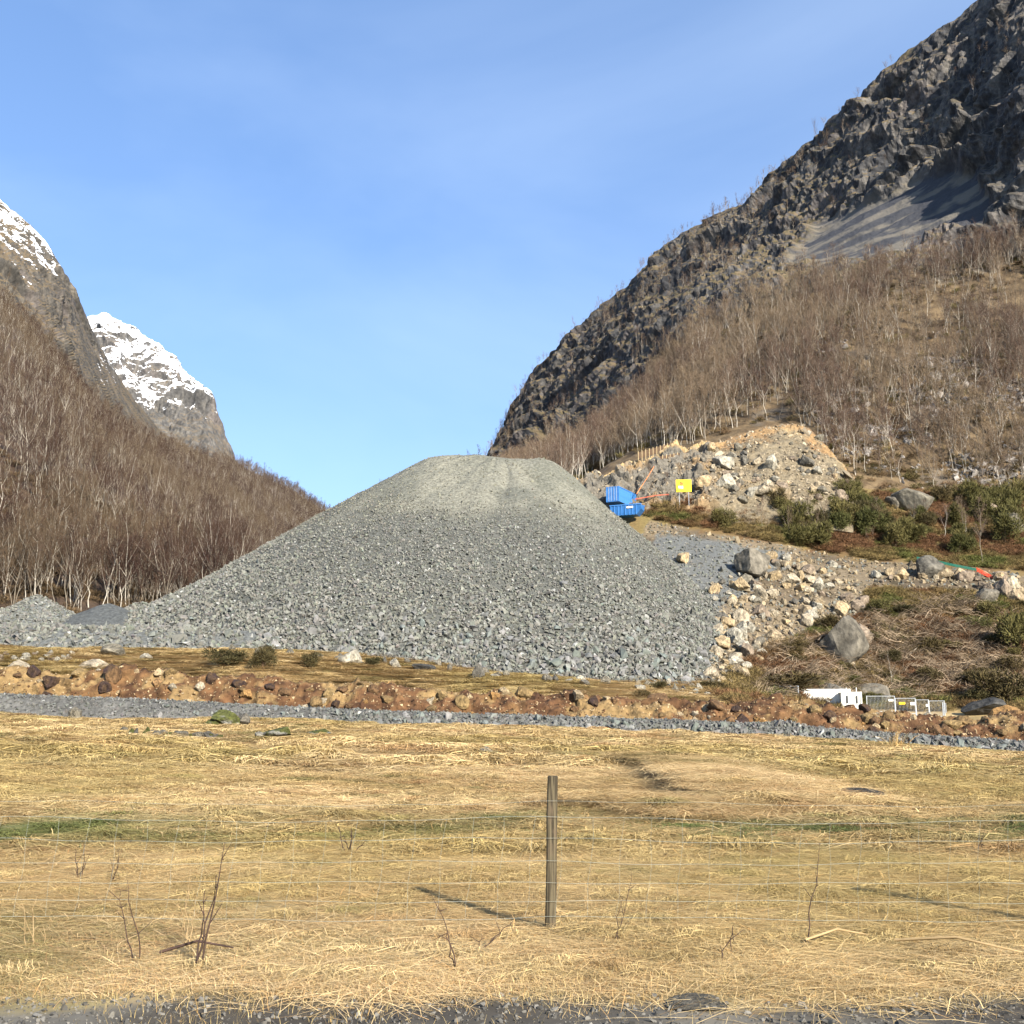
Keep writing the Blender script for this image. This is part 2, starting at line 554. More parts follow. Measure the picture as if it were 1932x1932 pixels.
# ------------------------------------------------------------------ the ground: one sheet fitted to surveyed points
CTRL = [  # (px, py, distance)
    (-600, 1330, 98), (0, 1346, 95), (500, 1360, 93), (1000, 1374, 91), (1500, 1393, 89), (1932, 1426, 87), (2600, 1445, 84),
    (-600, 1250, 110), (0, 1264, 108), (500, 1277, 107), (1000, 1307, 106), (1400, 1338, 106), (1900, 1378, 105), (2600, 1400, 104),
    (-700, 1215, 140), (0, 1220, 135), (350, 1221, 138), (680, 1231, 135), (900, 1264, 128), (1150, 1288, 124), (1340, 1314, 122),
    (1560, 1337, 138), (1780, 1352, 138), (1932, 1352, 135), (2600, 1360, 130),
    (1400, 1270, 142), (1700, 1325, 147), (1900, 1320, 147), (1500, 1240, 153), (1700, 1230, 162), (1932, 1240, 160), (2500, 1250, 160),
    (1600, 1150, 172), (1750, 1115, 178), (1932, 1130, 178), (2500, 1140, 178),
    (1932, 1095, 186), (1640, 1082, 188), (1480, 1052, 192), (1290, 1013, 197), (2500, 1110, 186),
    (1300, 985, 205), (1500, 1018, 200), (1750, 1040, 200), (1932, 1050, 200), (2500, 1060, 200),
    (1200, 945, 213), (1450, 945, 215), (1700, 965, 218), (1932, 985, 217), (2500, 990, 217),
    (1130, 905, 238), (1300, 905, 236), (1550, 915, 230), (1700, 925, 232), (1932, 940, 232), (2500, 960, 232),
    (0, 1172, 180), (250, 1165, 185), (-700, 1160, 180), (500, 1180, 185), (700, 1190, 190), (-700, 1140, 215), (0, 1140, 215), (300, 1150, 220),
]
CW = [tuple(at(*c)) for c in CTRL]
CW += [(x, y, 0.0) for x in (-40, -18, 0, 18, 40) for y in (-40, -15, 4, 12)] + [(-25, 22, 0.1), (0, 22, 0.0), (25, 22, -0.1)]
CW += [(-30, 50, 0.95), (0, 50, 0.42), (30, 50, -0.25), (-70, 60, 1.8), (70, 60, -0.6), (-16, 34, .35), (0, 34, .12), (16, 34, -.1)]
for _px, _py, _Y in ((-600, 1290, 98), (0, 1310, 95), (300, 1322, 93.8), (500, 1333, 93), (760, 1344, 92), (1000, 1351, 91), (1300, 1361, 89.8), (1500, 1372, 89), (1700, 1386, 88), (1932, 1400, 87), (2600, 1425, 84)):
    CW.append(tuple(at(_px, _py, _Y + 2.7) + np.array([0, 4.6, -0.7])))
CW = np.array(CW)
def _phi(a, b):
    d2 = ((a[:, None, :2] - b[None, :, :2]) ** 2).sum(-1)
    return np.sqrt(d2 + 6.0 ** 2)
_K = _phi(CW, CW) + np.eye(len(CW)) * 0.05
_A = np.block([[_K, np.c_[np.ones(len(CW)), CW[:, :2]]], [np.c_[np.ones(len(CW)), CW[:, :2]].T, np.zeros((3, 3))]])
_W = np.linalg.solve(_A, np.r_[CW[:, 2], 0, 0, 0])

DITCH = []
def gbase(x, y):
    x, y = np.asarray(x, float), np.asarray(y, float)
    P = np.stack([x.ravel(), y.ravel()], -1)
    out = np.empty(len(P))
    for s in range(0, len(P), 20000):
        q = P[s:s + 20000]
        out[s:s + 20000] = _phi(q, CW) @ _W[:-3] + _W[-3] + q @ _W[-2:]
    return out.reshape(x.shape)

def gz(x, y):
    x, y = np.asarray(x, float), np.asarray(y, float)
    z = gbase(x, y)
    p = xy0(x, y)
    z = z + 0.10 * fbm(p, 7.0, 3, 3) * smooth01(y, 6, 20) + 0.055 * fbm(p, 1.3, 3, 9) + 0.13 * fbm(p, 2.8, 3, 10) * smooth01(y, 11, 18) * (1 - smooth01(y, 90, 100))
    z = z + smooth01(y, 95, 140) * 0.5 * fbm(p, 9.0, 4, 21) + smooth01(y, 140, 175) * 1.0 * fbm(p, 11.0, 4, 31)
    step = 0.0
    for (a, b, w, dep) in DITCH:
        a, b = np.array(a), np.array(b)
        ab = b - a
        t = np.clip(((x - a[0]) * ab[0] + (y - a[1]) * ab[1]) / (ab @ ab), 0, 1)
        ox, oy = x - a[0] - t * ab[0], y - a[1] - t * ab[1]
        d = np.hypot(ox, oy)
        z = z - 0.3 * dep * np.exp(-(d / w) ** 2)
        nx, ny = ab[1], -ab[0]
        if nx + ny < 0: nx, ny = -nx, -ny
        sd = (ox * nx + oy * ny) / math.hypot(nx, ny)
        step = np.maximum(step, 0.75 * dep * smooth01(sd, 0.0, 0.22) * np.exp(-(d / (6.0 * w)) ** 2))
    z = z + step
    return z

def hit(px, py, lo=3.0, hi=245.0):
    """Where the line of sight through (px, py) meets the ground."""
    Y = np.geomspace(lo, hi, 700)
    P = at(np.full_like(Y, px), np.full_like(Y, py), Y)
    below = P[:, 2] <= gz(P[:, 0], P[:, 1])
    k = int(np.argmax(below)) if below.any() else len(Y) - 1
    p = P[k].copy()
    p[2] = gz(p[0], p[1])
    return p

for seg, w, dep in ((((1205, 1452), (1240, 1482)), 0.55, 0.75), (((1240, 1482), (1290, 1512)), 0.45, 0.70), (((1290, 1512), (1350, 1517)), 0.3, 0.40), (((1125, 1528), (1195, 1541)), 0.26, 0.38)):
    DITCH_a, DITCH_b = hit(*seg[0]), hit(*seg[1])
    DITCH.append((tuple(DITCH_a[:2]), tuple(DITCH_b[:2]), w, dep))

nY, nX = 560, 420
gy = np.concatenate([np.linspace(-60, 3, 24), np.geomspace(3.1, 250, nY - 24)])
gs = np.linspace(-1, 1, nX); gs = np.sign(gs) * np.abs(gs) ** 1.25
GX = gs[None, :] * np.maximum(28, 0.78 * gy + 12)[:, None]
GY = np.broadcast_to(gy[:, None], GX.shape)
GP = np.stack([GX, GY, gz(GX, GY)], -1)
gpx, gpy = proj(GP)
gn = fbm(GP * np.array([1, 1, 0]), 6.0, 4, 41)
gn2 = fbm(GP * np.array([1, 1, 0]), 1.4, 4, 45)
STRAW, STRAW2, GREEN, OLIVE = np.array((0.40, 0.29, 0.14)), np.array((0.27, 0.19, 0.085)), np.array((0.115, 0.13, 0.035)), np.array((0.22, 0.19, 0.06))  # straw tones darkened: shade beneath the grass blades is put into the ground colour
RUBBLE_POLY = [(1225, 985), (1330, 1005), (1500, 1035), (1640, 1060), (1932, 1085), (2200, 1100), (2200, 1150), (1932, 1150), (1800, 1118), (1640, 1110), (1625, 1165), (1480, 1215), (1440, 1250), (1400, 1300), (1330, 1318), (1200, 1300), (1150, 1100)]
TONGUE_POLY = [(1240, 1005), (1330, 1018), (1490, 1046), (1440, 1090), (1400, 1125), (1350, 1150), (1330, 1310), (1250, 1300), (1200, 1100)]
FACE_POLY = [(1090, 900), (1200, 860), (1480, 795), (1545, 830), (1560, 930), (1420, 955), (1300, 950), (1190, 960)]

def mixc(a, b, t):
    return a + (b - a) * np.asarray(t)[..., None]
gc = mixc(STRAW2, STRAW, smooth01(gn + gn2 * 0.6, -0.35, 0.35))
band = np.exp(-((gpy - 1566 + 6 * gn) / 20.0) ** 2)
gc = mixc(gc, GREEN, np.clip(band * smooth01(gn2 + 0.4 * gn, -0.5, 0.0) * 0.9 + 0.35 * smooth01(gn2 - gn * 0.5, 0.25, 0.5), 0, 1))
gc = mixc(gc, OLIVE, 0.3 * smooth01(fbm(GP * np.array([1, 1, 0]), 14.0, 3, 51), 0.05, 0.4))
bank = np.maximum(smooth01(GY, 138, 150) * smooth01(gpx, 1250, 1330), smooth01(GY, 185, 195) * (gpx > 1000))
gh = fbm(GP, 8.0, 4, 61)
heath = mixc(np.array((0.105, 0.058, 0.028)), np.array((0.16, 0.12, 0.045)), smooth01(gh, -0.25, 0.3))
gc = mixc(gc, heath, bank)
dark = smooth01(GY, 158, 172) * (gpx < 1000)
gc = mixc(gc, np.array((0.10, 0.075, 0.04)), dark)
gc = mixc(gc, mixc(np.array((0.085, 0.064, 0.040)), np.array((0.155, 0.12, 0.076)), smooth01(gh, -0.3, 0.3)), in_poly(gpx + 8 * gn2, gpy + 8 * gn, RUBBLE_POLY) * (GY > 120))
gc = mixc(gc, np.array((0.105, 0.109, 0.104)), in_poly(gpx + 10 * gn2, gpy + 8 * gn, TONGUE_POLY) * (GY > 120) * 0.95)
verge = 1 - smooth01(GY + 0.5 * gn2, 6.9, 7.3)
gc = mixc(gc, mixc(np.array((0.062, 0.052, 0.038)), np.array((0.125, 0.112, 0.088)), smooth01(gn2, -0.3, 0.4)), verge)
gc = mixc(gc, np.array((0.16, 0.12, 0.05)), np.exp(-((GY - 7.35) / 0.30) ** 2) * 0.7)
def ditch_dist(x, y):
    out = np.full(np.shape(x), 99.0)
    for (a, b, w, dep) in DITCH:
        a, b = np.array(a), np.array(b); ab = b - a
        t = np.clip(((x - a[0]) * ab[0] + (y - a[1]) * ab[1]) / (ab @ ab), 0, 1)
        out = np.minimum(out, np.hypot(x - a[0] - t * ab[0], y - a[1] - t * ab[1]) / w)
    return out
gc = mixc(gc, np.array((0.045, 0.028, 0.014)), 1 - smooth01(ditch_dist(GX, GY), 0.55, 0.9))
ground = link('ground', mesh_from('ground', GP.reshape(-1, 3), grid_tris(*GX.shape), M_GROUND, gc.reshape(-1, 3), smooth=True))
tag(ground, 'dry straw coloured meadow rising to the road and the slope', kind='structure')

# ------------------------------------------------------------------ mountains: lofted from foot, tree line and ridge
def loft(px_k, rows, cols, subs):
    """rows: lists of (py knots, Y knots) from foot to crest; returns the grid of world points."""
    px = np.linspace(px_k[0], px_k[-1], cols)
    lines = []
    for py_k, Y_k in rows:
        py, Y = np.interp(px, px_k, py_k), np.interp(px, px_k, Y_k)
        ker = np.ones(9) / 9
        py = np.convolve(np.pad(py, 4, 'edge'), ker, 'valid'); Y = np.convolve(np.pad(Y, 4, 'edge'), ker, 'valid')
        lines.append(at(px, py, Y))
    out = []
    for k in range(len(lines) - 1):
        t = np.linspace(0, 1, subs[k], endpoint=False)
        out.append(lines[k][None] * (1 - t)[:, None, None] + lines[k + 1][None] * t[:, None, None])
    out.append(lines[-1][None])
    return np.concatenate(out)

def set_attr(me, name, val):
    a = me.attributes.new(name, 'FLOAT', 'POINT')
    a.data.foreach_set('value', np.ascontiguousarray(val, np.float32).ravel())

def crags(P, N, amp, scale, along, seed, stretch=0.72, fine=0.30):
    """Blocky, bedded rock relief along the normals."""
    al = np.asarray(along, float); al /= np.linalg.norm(al)
    s = (P * al).sum(-1, keepdims=True)
    Q = P - al * s * stretch                      # stretched along the bedding
    r = fbm(Q, scale * 2.6, 3, seed, ridged=True)
    b = 0.75 * blocks(Q + 3.0 * fbm(P, scale, 2, seed + 3)[..., None], scale * 0.55, seed + 20) + 0.26 * blocks(Q, scale * 0.22, seed + 30)
    return N * (amp * (0.45 * r + 0.55 * b + fine * 0.5 * fbm(P, scale * 0.2, 3, seed + 40, 0.6, True)))[..., None]

# right mountain
RK = [780, 860, 930, 945, 1000, 1090, 1200, 1310, 1440, 1530, 1640, 1740, 1840, 1932, 2100, 2500]
r_sky = [990, 930, 872, 812, 704, 622, 526, 438, 374, 292, 172, 92, 4, -90, -250, -520]
r_skyY = [720, 715, 705, 700, 680, 650, 610, 570, 535, 505, 470, 445, 425, 405, 380, 340]
r_for = [1010, 960, 925, 915, 900, 868, 770, 650, 578, 552, 525, 510, 496, 486, 470, 440]
r_forY = [540, 530, 520, 515, 500, 455, 405, 380, 362, 352, 346, 342, 336, 330, 318, 298]
r_mid = np.array(r_for) * 0.52 + np.array(r_sky) * 0.48
r_midY = np.array(r_forY) * 0.5 + np.array(r_skyY) * 0.5 + np.array([0, 0, 0, 0, 0, 0, 0, 2, 4, 6, 8, 4, 0, -22, -30, -30])
r_bot = [1010, 990, 970, 965, 945, 915, 892, 885, 880, 895, 930, 945, 950, 955, 960, 980]
r_botY = [330, 310, 290, 285, 272, 252, 238, 238, 240, 236, 231, 231, 231, 231, 231, 228]
r_dip = [1060, 1040, 1020, 1015, 1000, 975, 960, 950, 950, 960, 990, 1000, 1005, 1010, 1015, 1030]
r_back = [1100, 1050, 1000, 950, 850, 800, 720, 650, 600, 540, 450, 380, 320, 250, 100, -100]
RB = loft(RK, [(r_dip, np.array(r_botY) - 6), (r_bot, r_botY), (r_for, r_forY), (r_mid, r_midY), (r_sky, r_skyY), (r_back, np.array(r_skyY) + 190)], 660, [6, 150, 125, 125, 24])
rpx, rpy = proj(RB)
rrow = np.arange(RB.shape[0])[:, None] + 0 * rpx
f_edge = 156 + 14 * fbm(RB, 30.0, 4, 71)
rforest = 1 - smooth01(rrow, f_edge - 4, f_edge + 6)
SLAB = [(1490, 500), (1545, 425), (1600, 395), (1690, 345), (1800, 318), (1845, 335), (1880, 400), (1860, 445), (1700, 470)]
rslab = in_poly(rpx + 30 * fbm(RB, 16.0, 4, 75), rpy + 26 * fbm(RB, 12.0, 4, 76), SLAB).astype(float)
ker = np.ones(7) / 7
for ax in (0, 1):
    rslab = np.apply_along_axis(lambda q: np.convolve(np.pad(q, 3, 'edge'), ker, 'valid'), ax, rslab)
RN = normals_of(RB)
RN = np.where((RN[..., 1:2] > 0), -RN, RN)
ALONG_R = at(1640, 150, 400) - at(1200, 500, 470)
ramp_top = smooth01(rrow, 150, 175)
dis = crags(RB, RN, 7.5, 26.0, ALONG_R, 81, 0.70, 0.5) * (ramp_top * (1 - 0.86 * rslab))[..., None]
dis += RN * (4.0 * fbm(RB, 45.0, 3, 91))[..., None] * smooth01(rrow, 4, 30)[..., None] * 0.7
dis += RN * (1.1 * fbm(RB, 9.0, 3, 95))[..., None] * rforest[..., None] * smooth01(rrow, 4, 16)[..., None]
dis -= RN * (rslab * 1.2)[..., None]
wv = (rrow - 156) / 250.0 * 6.5 + 1.3 * fbm(RB, 70.0, 3, 97) + 0.35 * fbm(RB, 18.0, 3, 99)
sawt = wv - np.floor(wv)
sawt = sawt ** 1.4 * (1 - smooth01(sawt, 0.72, 1.0))
dis += RN * (7.5 * (sawt - 0.25) * ramp_top * (1 - 0.95 * rslab) * (0.4 + 0.6 * smooth01(fbm(RB, 45.0, 2, 98), -0.3, 0.2)))[..., None]
crest = np.exp(-((rrow - 406) / 9.0) ** 2)
dis *= (1 - 0.62 * crest)[..., None]
RP = RB + dis
me = mesh_from('right_mountain', RP.reshape(-1, 3), grid_tris(*rpx.shape), M_CLIFF, smooth=False)
_al = ALONG_R / np.linalg.norm(ALONG_R)
_Q = RB - _al * ((RB * _al).sum(-1, keepdims=True)) * 0.93
set_attr(me, 'streak', 0.5 + 0.6 * fbm(_Q, 6.0, 4, 77, 0.6) + 0.12 * fbm(RB, 3.0, 3, 78))
set_attr(me, 'forest', rforest); set_attr(me, 'slab', rslab); set_attr(me, 'veg', 1 - 0.6 * smooth01(rpx + rpy * 0 , 1700, 1900))
tag(link('right_mountain', me), 'steep dark crag rising on the far side of the birch wood', kind='structure')

# left mountain with its wood
LK = [-500, -200, 0, 60, 110, 165, 200, 250, 290, 350, 400, 440, 500, 560, 620, 670, 720]
l_sky = [-10, 190, 378, 432, 500, 606, 672, 748, 806, 846, 864, 876, 900, 930, 968, 1000, 1040]
l_skyY = [560, 610, 660, 675, 690, 720, 760, 810, 850, 900, 950, 1000, 1080, 1160, 1250, 1310, 1370]
l_for = [320, 460, 572, 632, 690, 748, 784, 824, 842, 860, 872, 884, 906, 936, 974, 1005, 1044]
l_forY = [440, 480, 520, 535, 560, 600, 640, 700, 760, 850, 900, 960, 1050, 1130, 1220, 1290, 1350]
l_bot = [1150, 1158, 1162, 1162, 1162, 1162, 1160, 1150, 1150, 1150, 1150, 1150, 1140, 1130, 1120, 1110, 1100]
l_botY = [184, 184, 184, 185, 186, 188, 192, 202, 222, 270, 300, 330, 400, 470, 560, 640, 720]
l_dip = [1200] * 17
l_back = [150, 350, 520, 580, 650, 740, 800, 860, 900, 930, 950, 960, 980, 1000, 1030, 1060, 1100]
LB = loft(LK, [(l_dip, np.array(l_botY) - 5), (l_bot, l_botY), (l_for, l_forY), (l_sky, l_skyY), (l_back, np.array(l_skyY) + 200)], 480, [5, 130, 120, 24])
lrow = np.arange(LB.shape[0])[:, None] + 0 * LB[..., 0]
lpx, lpy = proj(LB)
lforest = 1 - smooth01(lrow, 138 + 9 * fbm(LB, 40.0, 3, 101), 146 + 9 * fbm(LB, 40.0, 3, 101))
lforest = np.maximum(lforest, smooth01(lpx, 400, 430))
LN = normals_of(LB); LN = np.where(LN[..., 2:3] < 0, -LN, LN)
dis = crags(LB, LN, 11.0, 30.0, at(165, 606, 720) - at(0, 378, 660), 111) * ((1 - lforest) * (0.75 - 0.5 * smooth01(lpx, 110, 175)))[..., None]
dis += LN * (5.0 * fbm(LB, 60.0, 3, 121))[..., None] * smooth01(lrow, 3, 40)[..., None] * 0.6
dis *= (1 - 0.6 * np.exp(-((lrow - 255) / 7.0) ** 2))[..., None]
LP = LB + dis
me = mesh_from('left_mountain', LP.reshape(-1, 3), grid_tris(*lpx.shape), M_LEFT)
set_attr(me, 'forest', lforest); set_attr(me, 'veg', 0 * lforest + 1)
set_attr(me, 'snowbias', -0.14 - 0.20 * smooth01(lpx, 60, 160) + 0.5 * smooth01(lpx, 150, 180) * (1 - smooth01(lpx, 215, 240)) * smooth01(lpy, 640, 690) * (1 - smooth01(lpy, 720, 760)))
tag(link('left_mountain', me), 'brown mountainside on the left, snow caught on its upper ledges', kind='structure')

# far snowy mountain
SK = [20, 100, 170, 190, 215, 240, 300, 340, 372, 392, 408, 418, 430, 445, 470]
s_sky = [760, 640, 600, 596, 600, 611, 652, 692, 722, 748, 782, 820, 850, 872, 900]
s_bot = [1000, 960, 930, 925, 920, 915, 905, 902, 902, 905, 905, 908, 910, 915, 930]
SB = loft(SK, [(s_bot, [1250] * 15), (s_sky, [1500, 1500, 1500, 1500, 1500, 1495, 1480, 1465, 1450, 1445, 1440, 1440, 1440, 1445, 1450]), (np.array(s_sky) + 120, [1800] * 15)], 330, [220, 30])
srow = np.arange(SB.shape[0])[:, None] + 0 * SB[..., 0]
spx, spy = proj(SB)
SN = normals_of(SB); SN = np.where(SN[..., 2:3] < 0, -SN, SN)
dis = crags(SB, SN, 34.0, 90.0, (0.5, 0, -0.8), 131, 0.5, 0.35)
dis *= ((1 - 0.55 * np.exp(-((srow - 220) / 5.0) ** 2)) * (1 - 0.7 * smooth01(spx, 375, 408)))[..., None]
SPt = SB + dis
me = mesh_from('snowy_mountain', SPt.reshape(-1, 3), grid_tris(*spx.shape), M_SNOWY)
set_attr(me, 'veg', 0 * srow + 0.7)
edge = np.interp(spy, [600, 700, 780, 850], [300, 385, 410, 430])
set_attr(me, 'snowbias', -0.04 - 0.65 * smooth01(spx, edge - 30, edge + 18) * smooth01(spy, 640, 720) - 0.15 * smooth01(spy, 760, 850))
tag(link('snowy_mountain', me), 'distant peak with a broad snowfield behind the left mountainside', kind='structure')

# ------------------------------------------------------------------ the heaps of blasted rock
PC = np.array([-2.5, 191.5]); PTOP = 47.0
def pile_z(x, y, noise=True):
    dx, dy = np.asarray(x, float) - PC[0], np.asarray(y, float) - PC[1]
    r = np.hypot(np.maximum(np.where(dx > 0, dx - 6.0, -dx - 9.0), 0), dy)
    th = np.arctan2(dx, -dy)                                          # 0 towards the camera, + to the right
    sl = np.interp(th, [-math.pi, -1.9, -1.3, -0.6, 0, 0.28, 0.45, 0.65, 1.2, 1.9, math.pi], [0.66, 0.645, 0.63, 0.635, 0.645, 0.66, 0.73, 0.82, 0.92, 0.92, 0.66])
    k = r - 3.0
    run = np.where(k > 0, k, 0) + 1.0 * np.log1p(np.exp(-np.abs(k) / 1.0))
    z = PTOP + 0.6 - 0.02 * np.minimum(r, 3) - sl * run
    p = xy0(x, y)
    z = z + 2.0 * smooth01(z, 16, 4) * 0
    if noise:
        q = np.stack([th * 26.0, r * 0.12, 0 * r], -1)
        up = smooth01(z, 24, 40)
        z = z + 0.28 * fbm(q + 0.8 * fbm(p, 6.0, 2, 143)[..., None], 2.6, 4, 141) * smooth01(z, 20, 38) * smooth01(k, -1, 4)
        z = z + 0.55 * fbm(p, 9.0, 3, 145) + 0.22 * fbm(p, 1.6, 3, 149)
        z = z - 0.9 * up * np.exp(-((th - 0.55) / 0.09) ** 2) * smooth01(k, 0, 6) - 0.5 * up * np.exp(-((th - 0.25 + 0.012 * k) / 0.06) ** 2) * smooth01(k, 0, 6)
    return z

def polar_mesh(cx, cy, zf, rmax, nr, nt, front=False):
    r = np.linspace(0.02, rmax, nr)
    t = np.linspace(-math.pi, math.pi, nt)
    R, T = np.meshgrid(r, t, indexing='ij')
    X, Y = cx + R * np.sin(T), cy - R * np.cos(T)
    return np.stack([X, Y, zf(X, Y)], -1), grid_tris(nr, nt)

PP, PT = polar_mesh(PC[0], PC[1], pile_z, 92, 190, 360)
pz = PP[..., 2]
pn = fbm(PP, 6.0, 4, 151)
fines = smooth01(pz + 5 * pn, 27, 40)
pcol = mixc(np.array((0.085, 0.086, 0.075)), mixc(np.array((0.130, 0.129, 0.102)), np.array((0.172, 0.166, 0.130)), smooth01(pn, -0.3, 0.3)), fines)  # fines darkened in the coarse zone, painting shade into the gaps between stones
pile = tag(link('rock_pile', None, loc=(0, 0, 0)), 'towering flat-topped cone of grey crushed rock in the middle of the valley', 'rock pile')
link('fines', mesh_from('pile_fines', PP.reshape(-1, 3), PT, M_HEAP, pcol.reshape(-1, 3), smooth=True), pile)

def stone_cols(n, r, base=(0.146, 0.145, 0.124), warm=0.0):
    c = np.asarray(base)[None] * r.uniform(0.70, 1.22, size=(n, 1)) * (1 + r.normal(0, 0.03, size=(n, 3)))
    pale = r.random(n) < 0.03
    c[pale] = np.array((0.27, 0.27, 0.25)) * r.uniform(0.8, 1.1, size=(pale.sum(), 1))
    return np.clip(c, 0.03, 0.8)

r1 = np.random.default_rng(11)
N = 165000
th = r1.uniform(-2.0, 2.0, N); rr = np.sqrt(r1.uniform(2 ** 2, 86 ** 2, N))
X, Y = PC[0] + rr * np.sin(th), PC[1] - rr * np.cos(th)
Z = pile_z(X, Y); G = gbase(X, Y)
hgt = Z - G
frac = np.clip((PTOP - Z) / 38.0, 0, 1)
keep = (hgt > -0.3) & (r1.random(N) < np.clip(0.10 + 1.15 * smooth01(frac + 0.16 * fbm(xy0(X, Y), 9.0, 3, 155), 0.16, 0.50), 0, 1) * np.interp(frac, [0, 0.4, 1], [1.0, 1.0, 0.9]))
size = (0.19 + 0.31 * frac ** 2.2) * np.exp(r1.normal(0, 0.30, N))
sel = np.where(keep)[0]
Z = Z + 0.16 * size
ppx, ppy = proj(np.stack([X, Y, Z], -1))
# the 300 stones that show largest are single parts, the rest is one mass
inview = (ppx > 0) & (ppx < 1932) & (np.abs(th) < 1.2)
order = sel[np.argsort(-(size[sel] * inview[sel] / Y[sel]))][:300]
rest = np.setdiff1d(sel, order)
Pst = np.stack([X, Y, Z], -1)
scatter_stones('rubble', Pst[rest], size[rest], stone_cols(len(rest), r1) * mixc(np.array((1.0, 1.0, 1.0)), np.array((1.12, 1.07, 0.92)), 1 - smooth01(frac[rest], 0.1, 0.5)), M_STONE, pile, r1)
STONE_MESH = [mesh_from('stone_%d' % k, v * 0.62, t, M_STONE, stone_cols(1, r1, (0.14, 0.143, 0.132))[0]) for k, (v, t) in enumerate(STONES)]
for q in order:
    link('stone', STONE_MESH[int(r1.integers(12))], pile, Pst[q] + (0, 0, 0.15 * size[q]), r1.uniform(0, 6.28, 3), size[q] * r1.uniform(0.75, 1.2, 3))

def heap(name, label, px, py, Y, slope, foot, mat_c, stones, ssize, r, fine=False):
    top = at(px, py, Y)
    H = top[2] - gbase(top[0], top[1])
    R = H / slope + 2.5
    def zf(x, y):
        d = np.hypot(x - top[0], y - top[1])
        rs = np.sqrt(d * d + 0.9 ** 2) - 0.9
        a = 0.10 if fine else 0.30
        return top[2] - slope * rs + a * fbm(xy0(x, y), 2.5, 3, 161) + 0.12 * fbm(xy0(x, y), 0.8, 2, 163)
    V, T = polar_mesh(top[0], top[1], zf, R, 50, 120)
    o = tag(link(name, None), label, 'gravel heap', 'smaller gravel heaps beside the rock pile')
    link('fines', mesh_from(name + '_fines', V.reshape(-1, 3), T, M_HEAP, np.array(mat_c), smooth=True), o)
    if stones:
        a = r.uniform(-1.9, 1.9, stones); q = np.sqrt(r.random(stones)) * R
        x, y = top[0] + q * np.sin(a), top[1] - q * np.cos(a)
        P = np.stack([x, y, zf(x, y)], -1)
        P = P[P[:, 2] > gbase(x, y) - 0.2]
        scatter_stones('rubble', P, ssize * (0.5 + r.random(len(P))), stone_cols(len(P), r), M_STONE, o, r)
r2 = np.random.default_rng(12)
heap('gravel_heap', 'rounded heap of grey gravel at the left edge below the birch wood', 72, 1126, 160, 0.60, 0, (0.118, 0.123, 0.115), 2600, 0.42, r2)
heap('gravel_heap', 'smooth dark heap of fine gravel between two coarser heaps', 208, 1139, 162, 0.46, 0, (0.078, 0.082, 0.079), 0, 0.2, r2, True)
heap('gravel_heap', 'small peaked rubble heap touching the left foot of the rock pile', 322, 1126, 163, 0.60, 0, (0.115, 0.119, 0.112), 2400, 0.55, r2)
heap('gravel_heap', 'low lumpy rubble heap squeezed behind the dark fine heap', 268, 1138, 165, 0.60, 0, (0.115, 0.119, 0.112), 1500, 0.55, r2)

# bench of coarse rubble in front of the heaps
bx = np.linspace(-110, -16, 150); bt = np.linspace(0, 1, 46)
toe_py = np.interp(bx, [-110, -62, -42, -22, -16], [1216, 1217, 1220, 1226, 1232])
BX, BT = np.meshgrid(bx, bt)
BYf = np.interp(BX, [-110, -16], [133.5, 131.5])
BY = BYf + BT * 42
bg = gbase(BX, BYf)
BZ = np.maximum(bg - 0.5 + np.minimum((BY - BYf) * 0.62, np.interp(BX, [-110, -60, -30, -16], [3.2, 2.8, 2.6, 2.2]) + 0.08 * (BY - BYf)), 0)
BZ = BZ + 0.35 * fbm(np.stack([BX, BY, 0 * BX], -1), 4.0, 3, 171) * smooth01(BT, 0, 0.05)
bench = tag(link('rubble_bench', None), 'low bench of coarse grey rubble along the foot of the heaps on the left', 'rubble bench')
link('fines', mesh_from('bench_fines', np.stack([BX, BY, BZ], -1).reshape(-1, 3), grid_tris(46, 150), M_HEAP, np.array((0.108, 0.112, 0.105)), smooth=True), bench)
n = 22000
ii, jj = r2.integers(0, 44, n), r2.integers(0, 149, n)
fi, fj = r2.random(n), r2.random(n)
BPg = np.stack([BX, BY, BZ], -1)
P = BPg[ii, jj] * ((1 - fi) * (1 - fj))[:, None] + BPg[ii + 1, jj] * (fi * (1 - fj))[:, None] + BPg[ii, jj + 1] * ((1 - fi) * fj)[:, None] + BPg[ii + 1, jj + 1] * (fi * fj)[:, None]
fine_patch = in_poly(*proj(P), [(400, 1180), (520, 1178), (640, 1188), (690, 1215), (600, 1215), (480, 1205)])
P = P[~fine_patch | (r2.random(n) < 0.12)]
scatter_stones('rubble', P, 0.52 * np.exp(r2.normal(0, 0.36, len(P))), stone_cols(len(P), r2), M_STONE, bench, r2)

# ------------------------------------------------------------------ gravel road, riprap and the bank of dug soil
def road_line(t):
    px = np.interp(t, [0, 1], [-500, 2450])
    near_py = np.interp(px, [-600, 0, 500, 1000, 1500, 1932, 2600], [1330, 1346, 1360, 1374, 1393, 1426, 1445])
    Y = np.interp(px, [-600, 0, 500, 1000, 1500, 1932, 2600], [98, 95, 93, 91, 89, 87, 84])
    top = np.interp(px, [-600, 0, 300, 500, 760, 1000, 1300, 1470, 1500, 1700, 1932, 2600], [1290, 1310, 1322, 1333, 1344, 1351, 1361, 1369, 1372, 1386, 1400, 1425])
    return px, near_py, Y, top
tt = np.linspace(0, 1, 420)
rpx_, rnear, rY, rtop = road_line(tt)
toe = at(rpx_, rnear + 4, rY); toe[:, 2] = gz(toe[:, 0], toe[:, 1]) - 0.25
sh = at(rpx_, rtop + 4, rY + 2.0)
